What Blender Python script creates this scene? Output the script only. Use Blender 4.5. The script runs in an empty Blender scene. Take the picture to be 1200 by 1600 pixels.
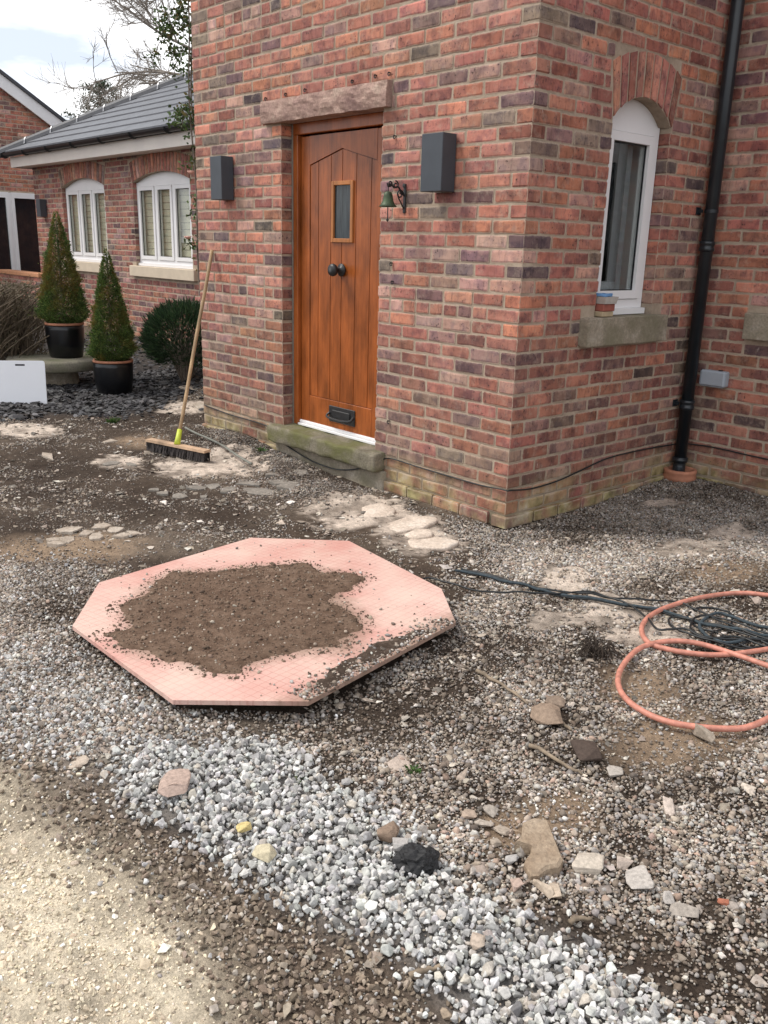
import bpy, bmesh, math, random
import numpy as np
from mathutils import Vector, Matrix, Euler, noise as mnoise

scene = bpy.context.scene
col = scene.collection
R = math.radians
random.seed(7)
rng = np.random.default_rng(11)

# ------------------------------------------------------------------ camera
CAM = Vector((3.0486, -3.6348, 1.4961))
YAW, PIT, ROL, FPX = -0.840873, 0.292762, 0.027519, 1374.06
_fw = Vector((math.sin(YAW) * math.cos(PIT), math.cos(YAW) * math.cos(PIT), -math.sin(PIT)))
_rt = Vector((math.cos(YAW), -math.sin(YAW), 0))
_up = _rt.cross(_fw)
_r2 = math.cos(ROL) * _rt + math.sin(ROL) * _up
_u2 = -math.sin(ROL) * _rt + math.cos(ROL) * _up
cam_d = bpy.data.cameras.new('camera')
cam = bpy.data.objects.new('camera', cam_d)
col.objects.link(cam)
cam.matrix_world = Matrix((( _r2.x, _u2.x, -_fw.x, CAM.x), (_r2.y, _u2.y, -_fw.y, CAM.y), (_r2.z, _u2.z, -_fw.z, CAM.z), (0, 0, 0, 1)))
cam_d.sensor_fit = 'VERTICAL'
cam_d.sensor_height = 24.0
cam_d.sensor_width = 18.0
cam_d.lens = FPX / 1600.0 * 24.0
cam_d.clip_start = 0.05
cam_d.clip_end = 3000
scene.camera = cam
scene.render.resolution_x, scene.render.resolution_y = 768, 1024

# ------------------------------------------------------------------ sky, sun, exposure
SUN_DIR = Vector((-0.56, -0.47, 1.0)).normalized()
SKY_SHIFT = 1.32
SUN_STRENGTH, SKY_STRENGTH, EXPOSURE = 1.5, 0.088, 0.86
world = bpy.data.worlds.new('World')
scene.world = world
world.use_nodes = True
wn, wl = world.node_tree.nodes, world.node_tree.links
bg = wn['Background']
sky = wn.new('ShaderNodeTexSky')
sky.sky_type = 'NISHITA'
sky.sun_disc = False
sky.sun_elevation = math.asin(SUN_DIR.z)
sky.sun_rotation = math.atan2(SUN_DIR.x, SUN_DIR.y)
sky.air_density, sky.dust_density = 1.0, 2.0
wtc = wn.new('ShaderNodeTexCoord')
wmap = wn.new('ShaderNodeMapping'); wmap.inputs['Scale'].default_value = (1.0, 1.0, 3.6); wmap.inputs['Location'].default_value = (0.0, 0.0, SKY_SHIFT)
wl.new(wtc.outputs['Generated'], wmap.inputs['Vector'])
wnz = wn.new('ShaderNodeTexNoise'); wnz.inputs['Scale'].default_value = 2.3; wnz.inputs['Detail'].default_value = 6; wnz.inputs['Roughness'].default_value = 0.55
wl.new(wmap.outputs['Vector'], wnz.inputs['Vector'])
wr = wn.new('ShaderNodeValToRGB')
wr.color_ramp.elements[0].position = 0.43; wr.color_ramp.elements[0].color = (0.25, 0.25, 0.25, 1)
wr.color_ramp.elements[1].position = 0.52; wr.color_ramp.elements[1].color = (1, 1, 1, 1)
wl.new(wnz.outputs['Fac'], wr.inputs['Fac'])
wmx = wn.new('ShaderNodeMix'); wmx.data_type = 'RGBA'
wl.new(wr.outputs['Color'], wmx.inputs['Factor'])
wgr = wn.new('ShaderNodeMix'); wgr.data_type = 'RGBA'; wgr.inputs['Factor'].default_value = 0.75
wl.new(sky.outputs['Color'], wgr.inputs['A']); wgr.inputs['B'].default_value = (3.9, 4.6, 5.9, 1)      # thin grey-blue cloud between the white
wl.new(wgr.outputs['Result'], wmx.inputs['A'])
wmx.inputs['B'].default_value = (9.5, 9.5, 9.6, 1)      # white cloud cover
wl.new(wmx.outputs['Result'], bg.inputs['Color'])
bg.inputs['Strength'].default_value = SKY_STRENGTH
sun_d = bpy.data.lights.new('sun', 'SUN')
sun_d.energy, sun_d.angle, sun_d.color = SUN_STRENGTH, R(12), (1.0, 0.95, 0.87)
sun = bpy.data.objects.new('sun', sun_d)
col.objects.link(sun)
sun.rotation_euler = SUN_DIR.to_track_quat('Z', 'Y').to_euler()
sun.location = (-6, -6, 9)
scene.view_settings.view_transform = 'Standard'
scene.view_settings.look = 'None'
scene.view_settings.gamma = 1
scene.view_settings.use_curve_mapping = False
scene.view_settings.exposure = EXPOSURE

# ------------------------------------------------------------------ places on the ground (metres; the house corner is the origin)
TRACK = [(0.004, -3.339), (0.683, -2.977), (1.048, -2.921), (1.339, -2.891), (1.589, -2.892), (1.821, -2.928), (2.168, -3.081), (1.517, -3.849), (-0.05, -3.804)]
BROWN = [(-0.392, -3.274), (0.53, -2.925), (0.91, -2.845), (1.219, -2.734), (1.452, -2.72), (1.648, -2.685), (1.842, -2.632), (2.082, -2.593), (2.503, -2.687), (2.102, -3.159), (0.315, -3.815)]
LIME = [(0.957, -2.705), (0.823, -2.619), (0.915, -2.419), (1.055, -2.275), (1.326, -2.262), (1.673, -2.282), (1.941, -2.283), (2.133, -2.239), (2.352, -2.246), (2.656, -2.343), (2.503, -2.687), (2.147, -2.539), (1.882, -2.574), (1.679, -2.625), (1.466, -2.655), (1.215, -2.675)]
LIME2 = [(-0.396, -2.851), (-0.131, -2.606), (0.184, -2.466), (0.688, -2.357), (0.821, -2.565), (0.974, -2.743), (0.671, -2.862), (0.372, -3.063)]
PALE = [(-0.74, -0.447, 0.19, 0.258, 0.241, -0.2), (-0.359, -0.39, 0.13, 0.174, 0.156, -0.146), (-0.066, -0.515, 0.127, 0.169, 0.136, -0.132), (-2.205, -0.564, 0.228, 0.324, 0.322, -0.192), (0.703, -0.355, 0.076, 0.099, 0.116, -0.153), (1.054, -0.473, 0.123, 0.159, 0.111, -0.161), (1.26, -0.591, 0.101, 0.128, 0.081, -0.124), (0.974, -0.799, 0.102, 0.13, 0.059, -0.075), (0.83, 0.588, 0.128, 0.17, 0.091, -0.158), (0.856, 0.987, 0.089, 0.12, 0.07, -0.135), (-4.102, -1.153, 0.152, 0.226, 0.249, -0.092), (-2.66, -1.013, 0.101, 0.143, 0.175, -0.084), (-2.236, 0.798, 0.058, 0.085, 0.111, -0.092), (0.302, 1.129, 0.068, 0.092, 0.047, -0.076), (-4.222, 0.362, 0.143, 0.219, 0.262, -0.147), (-2.681, 0.957, 0.06, 0.09, 0.127, -0.101)]
TANS = [(1.812, -1.218, 0.139, 0.173, 0.107, -0.18), (1.811, -1.849, 0.08, 0.098, 0.066, -0.085), (1.532, -1.009, 0.089, 0.111, 0.112, -0.173), (-1.094, -1.965, 0.162, 0.215, 0.207, -0.088), (-3.194, -0.6, 0.109, 0.16, 0.19, -0.094), (-1.18, -2.159, 0.113, 0.149, 0.188, -0.072), (1.761, -2.008, 0.055, 0.068, 0.055, -0.063), (1.104, 0.385, 0.14, 0.183, 0.104, -0.193)]
SOIL = [(0.886, -1.859, 0.155, 0.194, 0.165, -0.133), (0.936, -1.43, 0.092, 0.115, 0.174, -0.174), (1.484, -1.431, 0.082, 0.102, 0.106, -0.137), (1.766, -1.509, 0.088, 0.109, 0.083, -0.121), (2.356, -1.97, 0.085, 0.102, 0.089, -0.162), (2.474, -1.997, 0.054, 0.064, 0.075, -0.152), (1.929, -1.62, 0.07, 0.087, 0.07, -0.108), (0.445, -1.139, 0.105, 0.134, 0.161, -0.15), (-1.579, -1.367, 0.328, 0.447, 0.424, -0.216), (-2.745, -1.39, 0.341, 0.483, 0.52, -0.212), (-2.448, 0.083, 0.248, 0.36, 0.369, -0.251), (1.353, 0.158, 0.112, 0.145, 0.197, -0.387), (1.271, -0.917, 0.094, 0.12, 0.138, -0.192), (0.002, -2.436, 0.09, 0.113, 0.215, -0.093), (1.018, 0.056, 0.116, 0.151, 0.095, -0.156), (1.062, -1.522, 0.131, 0.165, 0.14, -0.142), (1.116, -1.823, 0.148, 0.186, 0.111, -0.101), (0.906, -0.777, 0.12, 0.155, 0.178, -0.221), (0.998, -1.171, 0.094, 0.12, 0.157, -0.178), (1.542, -0.48, 0.13, 0.165, 0.123, -0.225), (2.106, -1.403, 0.083, 0.102, 0.093, -0.178), (2.359, -2.135, 0.08, 0.096, 0.056, -0.094), (-1.225, -1.105, 0.239, 0.324, 0.332, -0.2), (-1.609, -2.031, 0.161, 0.217, 0.28, -0.104), (-2.517, -0.742, 0.23, 0.328, 0.347, -0.184), (1.629, -1.94, 0.07, 0.086, 0.085, -0.093), (-0.417, -2.368, 0.097, 0.125, 0.2, -0.08), (0.359, 1.523, 0.277, 0.381, 0.161, -0.286), (0.336, 0.387, 0.198, 0.265, 0.142, -0.197), (-1.475, -0.06, 0.151, 0.211, 0.34, -0.267), (2.133, -2.239, 0.056, 0.067, 0.047, -0.062), (1.875, -2.114, 0.063, 0.076, 0.081, -0.093), (-4.535, -0.12, 0.62, 0.956, 1.066, -0.508), (2.035, -1.842, 0.065, 0.079, 0.059, -0.088), (-2.215, -1.766, 0.222, 0.306, 0.283, -0.108), (-3.818, 0.394, 0.186, 0.283, 0.4, -0.238)]
P_NEAR = [(0.882, -2.182), (0.531, -1.764), (0.684, -1.062), (0.169, -0.024), (1.448, 1.683), (3.052, -2.041), (2.571, -2.607), (2.352, -2.246), (2.133, -2.239), (1.673, -2.282), (1.326, -2.262)]
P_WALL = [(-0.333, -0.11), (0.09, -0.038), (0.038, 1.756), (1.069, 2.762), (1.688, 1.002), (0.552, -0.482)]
P_LEFT = [(-1.638, -3.068), (-0.977, -2.048), (-0.656, -2.061), (-0.183, -2.436), (0.76, -2.398), (1.084, -2.296), (0.956, -2.509), (-0.067, -2.942)]
P_DOOR = [(-3.44, 0.17), (-2.623, 0.233), (-1.28, -0.213), (-0.751, -0.237), (-1.047, -0.64), (-1.894, -0.346), (-2.601, -0.329)]
SLATE = [(-5.523, -1.947), (-4.652, -1.165), (-4.654, -0.609), (-4.071, -0.28), (-4.692, 0.627), (-5.313, 1.205), (-8.542, 3.095), (-9.265, 2.644), (-8.231, 0.522), (-9.16, -1.151)]
OCT = [(-0.107, -2.43, 0.045), (0.707, -2.435, 0.073), (1.002, -2.109, 0.084), (0.848, -1.268, 0.078), (0.542, -1.041, 0.067), (-0.276, -0.898, 0.039), (-0.653, -1.249, 0.026), (-0.515, -2.138, 0.03)]
DIRT = [(0.09, -2.365, 0.052), (0.025, -2.248, 0.049), (-0.094, -2.231, 0.045), (-0.225, -2.164, 0.041), (-0.21, -2.031, 0.041), (-0.37, -1.995, 0.036), (-0.395, -1.774, 0.035), (-0.249, -1.59, 0.04), (-0.292, -1.528, 0.038), (-0.155, -1.311, 0.043), (0.064, -1.27, 0.051), (0.177, -1.18, 0.055), (0.263, -1.264, 0.058), (0.28, -1.405, 0.058), (0.361, -1.487, 0.061), (0.526, -1.495, 0.067), (0.684, -1.633, 0.072), (0.683, -1.727, 0.072), (0.827, -1.737, 0.077), (0.853, -1.774, 0.078), (0.659, -1.8, 0.072), (0.645, -1.878, 0.071), (0.692, -1.935, 0.073), (0.621, -1.975, 0.07), (0.695, -2.054, 0.073), (0.644, -2.113, 0.071), (0.713, -2.15, 0.073), (0.658, -2.213, 0.072), (0.48, -2.262, 0.065), (0.285, -2.361, 0.058)]
STONES = [(1.103, -2.642, 0.085, 0.139), (1.49, -2.611, 0.057, 0.066), (1.368, -2.589, 0.038, 0.036), (1.747, -2.329, 0.099, 0.098), (1.626, -2.319, 0.06, 0.076), (1.683, -2.328, 0.043, 0.054), (1.901, -2.044, 0.104, 0.203), (1.874, -2.126, 0.046, 0.044), (2.009, -1.974, 0.102, 0.079), (2.129, -1.928, 0.077, 0.095), (2.257, -1.956, 0.079, 0.052), (2.212, -1.938, 0.031, 0.058), (1.949, -2.188, 0.04, 0.058), (1.999, -2.145, 0.028, 0.081), (2.024, -2.132, 0.039, 0.071), (2.065, -1.902, 0.049, 0.055), (1.699, -2.004, 0.047, 0.052), (1.724, -2.053, 0.052, 0.034), (1.774, -2.036, 0.045, 0.05), (1.802, -2.093, 0.033, 0.036), (1.671, -2.057, 0.043, 0.051), (1.49, -1.49, 0.107, 0.134), (1.446, -1.396, 0.079, 0.081), (1.689, -1.56, 0.121, 0.112), (1.36, -2.038, 0.087, 0.11), (1.877, -1.186, 0.042, 0.108), (2.033, -2.416, 0.037, 0.041), (2.008, -1.608, 0.044, 0.08), (2.299, -1.834, 0.028, 0.028), (1.807, -1.568, 0.058, 0.062)]
FLATS = [(-1.277, -2.04, 0.096, 0.097), (-1.38, -1.912, 0.126, 0.113), (-1.209, -2.0, 0.084, 0.084), (-1.249, -1.881, 0.117, 0.12), (-1.301, -1.769, 0.101, 0.102), (-1.22, -1.734, 0.081, 0.089), (-1.151, -1.872, 0.13, 0.085), (-1.073, -1.768, 0.085, 0.084), (-1.195, -2.049, 0.096, 0.083), (-1.775, -1.16, 0.101, 0.104), (-1.654, -1.116, 0.093, 0.102), (-1.715, -0.948, 0.135, 0.122), (-1.696, -0.844, 0.105, 0.108), (-1.877, -1.172, 0.094, 0.092), (-1.557, -0.858, 0.119, 0.104), (-1.429, -0.682, 0.198, 0.135), (-1.473, -0.481, 0.205, 0.158), (-1.532, -0.285, 0.17, 0.15), (-1.657, -0.404, 0.194, 0.151), (-1.62, -0.604, 0.165, 0.112), (-1.325, -0.487, 0.177, 0.136), (-1.081, -1.693, 0.052, 0.097), (-2.646, -1.091, 0.061, 0.115), (-2.52, -1.009, 0.052, 0.112), (-1.598, -0.787, 0.088, 0.107), (-1.525, -1.013, 0.116, 0.1), (-0.643, -0.381, 0.196, 0.18), (-0.359, -0.39, 0.253, 0.213), (-0.06, -0.507, 0.273, 0.168), (-0.194, -0.473, 0.139, 0.11), (-3.115, -1.356, 0.089, 0.185), (-2.814, -0.636, 0.111, 0.129), (-3.33, -0.799, 0.114, 0.118), (-4.99, 0.865, 0.192, 0.326), (-4.126, 0.509, 0.235, 0.333)]
HOSE1 = [(1.569, 0.256), (1.423, 0.192), (1.319, 0.095), (1.241, -0.107), (1.212, -0.325), (1.231, -0.494), (1.29, -0.629), (1.379, -0.713), (1.468, -0.695), (1.565, -0.626), (1.643, -0.526), (1.706, -0.392), (1.77, -0.197)]
HOSE2 = [(1.924, -0.545), (1.78, -0.546), (1.655, -0.548), (1.509, -0.576), (1.419, -0.662), (1.389, -0.794), (1.424, -0.954), (1.485, -1.082), (1.567, -1.168), (1.661, -1.213), (1.762, -1.22), (1.851, -1.174), (1.921, -1.099), (1.958, -1.002), (1.973, -0.803)]
CABLES = [[(0.308, -0.717), (0.386, -0.643), (0.565, -0.593), (0.775, -0.571), (0.962, -0.49), (1.129, -0.393), (1.335, -0.322), (1.517, -0.282), (1.706, -0.224)], [(0.324, -0.725), (0.462, -0.658), (0.651, -0.602), (0.803, -0.56), (1.011, -0.463), (1.228, -0.348), (1.433, -0.338), (1.633, -0.238), (1.733, -0.169)], [(0.321, -0.686), (0.501, -0.634), (0.703, -0.574), (0.862, -0.496), (1.002, -0.401), (1.137, -0.252), (1.207, -0.209), (1.344, -0.232), (1.55, -0.292), (1.756, -0.276)], [(0.399, -1.097), (0.328, -0.929), (0.432, -0.886), (0.611, -0.821), (0.777, -0.619), (0.902, -0.456), (1.081, -0.42), (1.227, -0.495), (1.334, -0.568), (1.4, -0.484), (1.515, -0.486), (1.668, -0.311)], [(1.753, -0.326), (1.643, -0.42), (1.483, -0.377), (1.399, -0.381), (1.312, -0.308), (1.289, -0.188), (1.342, -0.119), (1.42, -0.135), (1.484, -0.273), (1.475, -0.388), (1.531, -0.514), (1.593, -0.529), (1.634, -0.185)], [(1.742, -0.246), (1.629, -0.341), (1.563, -0.473), (1.467, -0.449), (1.39, -0.339), (1.379, -0.187), (1.457, -0.166), (1.569, -0.164), (1.702, -0.099)], [(1.699, -0.152), (1.681, -0.39), (1.594, -0.481), (1.384, -0.505), (1.305, -0.449), (1.285, -0.365), (1.406, -0.341), (1.566, -0.323), (1.796, -0.363)], [(1.75, -0.207), (1.601, -0.228), (1.491, -0.232), (1.371, -0.254), (1.355, -0.33), (1.417, -0.462), (1.515, -0.486), (1.574, -0.391), (1.705, -0.387), (1.824, -0.372)]]
STICKS = [[(1.108, -1.421), (1.243, -1.433), (1.389, -1.469)], [(1.558, -1.663), (1.657, -1.655), (1.753, -1.656)], [(1.504, -1.475), (1.544, -1.477), (1.586, -1.488)], [(2.106, -2.183), (2.114, -2.158), (2.137, -2.14)], [(1.985, -2.574), (1.998, -2.54), (2.014, -2.507)]]
BROOM = [(-2.894, -0.686), (-2.303, -0.53), (-2.615, -0.567)]
ROD = [(-3.171, -0.224), (-2.779, -0.279), (-2.308, -0.345), (-1.934, -0.409)]
ROOTS = (1.278, -0.927, 0.055, 0.07, 0.096, -0.133)

# ------------------------------------------------------------------ node helpers and materials
def nmat(name):
    m = bpy.data.materials.new(name); m.use_nodes = True
    nt = m.node_tree; b = nt.nodes['Principled BSDF']
    return m, nt, b
def N(nt, kind, **kw):
    n = nt.nodes.new(kind)
    for k, v in kw.items():
        if k in n.inputs: n.inputs[k].default_value = v
        else: setattr(n, k, v)
    return n
def L(nt, a, b): nt.links.new(a, b)
def pos(nt, scale=(1, 1, 1)):
    g = N(nt, 'ShaderNodeNewGeometry'); mp = N(nt, 'ShaderNodeMapping'); mp.inputs['Scale'].default_value = scale
    L(nt, g.outputs['Position'], mp.inputs['Vector']); return mp.outputs['Vector']
def noise(nt, vec, scale, detail=4, rough=0.55):
    n = N(nt, 'ShaderNodeTexNoise'); n.inputs['Scale'].default_value = scale; n.inputs['Detail'].default_value = detail; n.inputs['Roughness'].default_value = rough
    L(nt, vec, n.inputs['Vector']); return n.outputs['Fac']
def ramp(nt, fac, stops):
    r = N(nt, 'ShaderNodeValToRGB'); e = r.color_ramp.elements
    while len(e) < len(stops): e.new(0.5)
    for i, (p, c) in enumerate(stops):
        e[i].position = p; e[i].color = (c, c, c, 1) if isinstance(c, (int, float)) else (*c, 1)
    L(nt, fac, r.inputs['Fac']); return r.outputs['Color']
def mix(nt, a, b, fac, mode='MIX'):
    m = N(nt, 'ShaderNodeMix'); m.data_type = 'RGBA'; m.blend_type = mode
    for s, v in (('Factor', fac), ('A', a), ('B', b)):
        if isinstance(v, (int, float)): m.inputs[s].default_value = v
        elif isinstance(v, tuple): m.inputs[s].default_value = (*v, 1)
        else: L(nt, v, m.inputs[s])
    return m.outputs['Result']
def bump(nt, b, h, strength=0.4, dist=0.01):
    n = N(nt, 'ShaderNodeBump'); n.inputs['Strength'].default_value = strength; n.inputs['Distance'].default_value = dist
    L(nt, h, n.inputs['Height']); L(nt, n.outputs['Normal'], b.inputs['Normal'])
def attr(nt, name, kind='GEOMETRY'):
    a = N(nt, 'ShaderNodeAttribute'); a.attribute_name = name; a.attribute_type = kind; return a.outputs['Color']
def zfac(nt, lo, hi):
    g = N(nt, 'ShaderNodeNewGeometry'); s = N(nt, 'ShaderNodeSeparateXYZ'); L(nt, g.outputs['Position'], s.inputs[0])
    m = N(nt, 'ShaderNodeMapRange'); m.inputs['From Min'].default_value = lo; m.inputs['From Max'].default_value = hi
    L(nt, s.outputs['Z'], m.inputs['Value']); return m.outputs['Result']
def mapr(nt, x, lo, hi):
    m = N(nt, 'ShaderNodeMapRange'); m.inputs['From Min'].default_value = lo; m.inputs['From Max'].default_value = hi; L(nt, x, m.inputs['Value']); return m.outputs['Result']
def simple(name, c, rough=0.6, metal=0.0, var=0.15, scale=20, bs=0.0, bd=0.003, spec=0.5, stretch=(1, 1, 1)):
    m, nt, b = nmat(name)
    v = pos(nt, stretch); n = noise(nt, v, scale, 5)
    c0 = tuple(x * (1 - var) for x in c); c1 = tuple(min(1, x * (1 + var)) for x in c)
    L(nt, ramp(nt, n, [(0.3, c0), (0.7, c1)]), b.inputs['Base Color'])
    b.inputs['Roughness'].default_value = rough; b.inputs['Metallic'].default_value = metal; b.inputs['Specular IOR Level'].default_value = spec
    if bs: bump(nt, b, n, bs, bd)
    return m
def brick_mat(name, source):
    m, nt, b = nmat(name)
    if source == 'object':
        o = N(nt, 'ShaderNodeObjectInfo'); base = o.outputs['Color']
    else:
        base = attr(nt, 'Col')
    v = pos(nt); vs = pos(nt, (6, 6, 1))
    broad = ramp(nt, noise(nt, v, 7, 5, .6), [(0.28, 0.62), (0.5, 1.0), (0.74, 1.28)])
    c = mix(nt, base, broad, 1.0, 'MULTIPLY')
    mauve = ramp(nt, noise(nt, v, 12, 3, .6), [(0.47, 0.0), (0.60, 0.8)])
    c = mix(nt, c, mix(nt, c, (0.60, 0.62, 0.74), 1.0, 'MULTIPLY'), mauve)
    streak = ramp(nt, noise(nt, vs, 9, 4, .6), [(0.32, 0.62), (0.46, 1.0), (0.66, 1.0), (0.78, 1.22)])
    c = mix(nt, c, streak, 0.75, 'MULTIPLY')
    fleck = ramp(nt, noise(nt, pos(nt, (1, 1, .7)), 75, 3, .6), [(0.33, 1.0), (0.42, 0.0)])
    pit_zone = ramp(nt, noise(nt, v, 6, 2), [(0.44, 0.0), (0.56, 0.9)])
    c = mix(nt, c, (0.045, 0.03, 0.028), mix(nt, (0, 0, 0), fleck, pit_zone), 'MIX')
    haze = ramp(nt, noise(nt, v, 16, 6, .7), [(0.52, 0.0), (0.76, 0.55)])
    c = mix(nt, c, (0.46, 0.36, 0.28), haze)
    white = ramp(nt, noise(nt, pos(nt, (3, 3, 1)), 4.3, 6, .75), [(0.67, 0.0), (0.74, 0.7)])
    c = mix(nt, c, (0.62, 0.55, 0.50), white)
    # old lime and algae along the damp foot of the wall
    stain = N(nt, 'ShaderNodeMath', operation='MULTIPLY'); zf = zfac(nt, 0.30, 0.05)
    L(nt, zf, stain.inputs[0]); L(nt, ramp(nt, noise(nt, v, 3.2, 5, .65), [(0.40, 0.0), (0.60, 1.0)]), stain.inputs[1])
    c = mix(nt, c, ramp(nt, noise(nt, v, 9, 5), [(0.35, (0.15, 0.135, 0.05)), (0.55, (0.42, 0.36, 0.18)), (0.72, (0.56, 0.52, 0.40))]), stain.outputs[0])
    ed = N(nt, 'ShaderNodeAttribute'); ed.attribute_name = 'edge'
    ad = N(nt, 'ShaderNodeMath', operation='MULTIPLY_ADD'); ad.inputs[1].default_value = 1.5; L(nt, noise(nt, v, 34, 5, .7), ad.inputs[0]); L(nt, ed.outputs['Fac'], ad.inputs[2])
    c = mix(nt, c, (0.43, 0.345, 0.265), ramp(nt, mapr(nt, ad.outputs[0], 1.2, 1.7), [(0.0, 0.0), (1.0, 0.9)]))
    L(nt, c, b.inputs['Base Color'])
    b.inputs['Roughness'].default_value = 0.88; b.inputs['Specular IOR Level'].default_value = 0.25
    h = mix(nt, noise(nt, v, 55, 5, .7), fleck, 0.45)
    bump(nt, b, h, 0.75, 0.004)
    return m
def mortar_mat():
    m, nt, b = nmat('mortar'); v = pos(nt)
    c = ramp(nt, noise(nt, v, 6, 6, .7), [(0.3, (0.27, 0.215, 0.165)), (0.52, (0.42, 0.335, 0.255)), (0.75, (0.53, 0.44, 0.345))])
    c = mix(nt, c, (0.16, 0.14, 0.08), ramp(nt, zfac(nt, 0.4, 0.0), [(0, 0.0), (1, 0.6)]))
    L(nt, c, b.inputs['Base Color']); b.inputs['Roughness'].default_value = 0.95; b.inputs['Specular IOR Level'].default_value = 0.1
    bump(nt, b, noise(nt, v, 90, 6, .75), 1.0, 0.006)
    return m
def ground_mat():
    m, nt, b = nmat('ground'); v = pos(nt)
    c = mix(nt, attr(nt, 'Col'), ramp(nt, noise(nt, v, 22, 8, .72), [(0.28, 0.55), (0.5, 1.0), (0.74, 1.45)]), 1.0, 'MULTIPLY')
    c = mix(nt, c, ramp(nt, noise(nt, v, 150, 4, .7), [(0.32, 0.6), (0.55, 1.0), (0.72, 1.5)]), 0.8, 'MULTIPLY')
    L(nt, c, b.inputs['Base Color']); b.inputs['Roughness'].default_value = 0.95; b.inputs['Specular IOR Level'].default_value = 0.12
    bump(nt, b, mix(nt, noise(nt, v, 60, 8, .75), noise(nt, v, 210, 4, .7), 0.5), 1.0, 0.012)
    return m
def stone_mat(name, kind, veins=False):
    m, nt, b = nmat(name); v = pos(nt)
    base = attr(nt, 'col', 'INSTANCER') if kind == 'inst' else attr(nt, 'Col')
    c = mix(nt, base, ramp(nt, noise(nt, v, 90, 5, .65), [(0.3, 0.7), (0.5, 1.0), (0.72, 1.3)]), 1.0, 'MULTIPLY')
    if veins:
        c = mix(nt, c, (0.68, 0.68, 0.67), ramp(nt, noise(nt, v, 38, 4, .6), [(0.58, 0.0), (0.70, 0.55)]))
    L(nt, c, b.inputs['Base Color']); b.inputs['Roughness'].default_value = 0.85; b.inputs['Specular IOR Level'].default_value = 0.25
    bump(nt, b, noise(nt, v, 170, 4, .7), 0.5, 0.003)
    return m
def leaf_mat(name):
    m, nt, b = nmat(name)
    L(nt, attr(nt, 'Col'), b.inputs['Base Color']); b.inputs['Roughness'].default_value = 0.55
    b.inputs['Specular IOR Level'].default_value = 0.3
    t = N(nt, 'ShaderNodeBsdfTranslucent'); L(nt, attr(nt, 'Col'), t.inputs['Color'])
    s = N(nt, 'ShaderNodeMixShader'); s.inputs[0].default_value = 0.25
    L(nt, b.outputs[0], s.inputs[1]); L(nt, t.outputs[0], s.inputs[2]); L(nt, s.outputs[0], nt.nodes['Material Output'].inputs['Surface'])
    return m
def wood_mat(name, c, rough=0.35, dark=0.55, axis=(14, 14, 0.9), spec=0.45):
    m, nt, b = nmat(name); v = pos(nt, axis)
    grain = ramp(nt, noise(nt, v, 5, 6, .65), [(0.25, dark), (0.5, 1.0), (0.8, 1.3)])
    c1 = mix(nt, c, grain, 0.7, 'MULTIPLY')
    c1 = mix(nt, c1, ramp(nt, noise(nt, pos(nt, (2.2, 2.2, .8)), 3.5, 4), [(0.3, 0.5), (0.5, 0.95), (0.7, 1.45)]), 0.85, 'MULTIPLY')
    L(nt, c1, b.inputs['Base Color']); b.inputs['Roughness'].default_value = rough; b.inputs['Specular IOR Level'].default_value = spec
    bump(nt, b, noise(nt, v, 9, 4), 0.12, 0.003)
    return m
def glass_mat(name, tint=(0.93, 0.95, 0.94)):
    m, nt, b = nmat(name)
    nt.nodes.remove(b)
    gl = N(nt, 'ShaderNodeBsdfGlossy'); gl.inputs['Roughness'].default_value = 0.01
    tr = N(nt, 'ShaderNodeBsdfTransparent'); tr.inputs['Color'].default_value = (*tint, 1)
    lw = N(nt, 'ShaderNodeLayerWeight'); lw.inputs['Blend'].default_value = 0.5
    p5 = N(nt, 'ShaderNodeMath', operation='POWER'); p5.inputs[1].default_value = 4.0; L(nt, lw.outputs['Facing'], p5.inputs[0])
    fr = N(nt, 'ShaderNodeMath', operation='MULTIPLY_ADD'); fr.inputs[1].default_value = 0.9; fr.inputs[2].default_value = 0.05; L(nt, p5.outputs[0], fr.inputs[0])
    s = N(nt, 'ShaderNodeMixShader'); L(nt, fr.outputs[0], s.inputs[0]); L(nt, tr.outputs[0], s.inputs[1]); L(nt, gl.outputs[0], s.inputs[2])
    L(nt, s.outputs[0], nt.nodes['Material Output'].inputs['Surface'])
    return m
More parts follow.
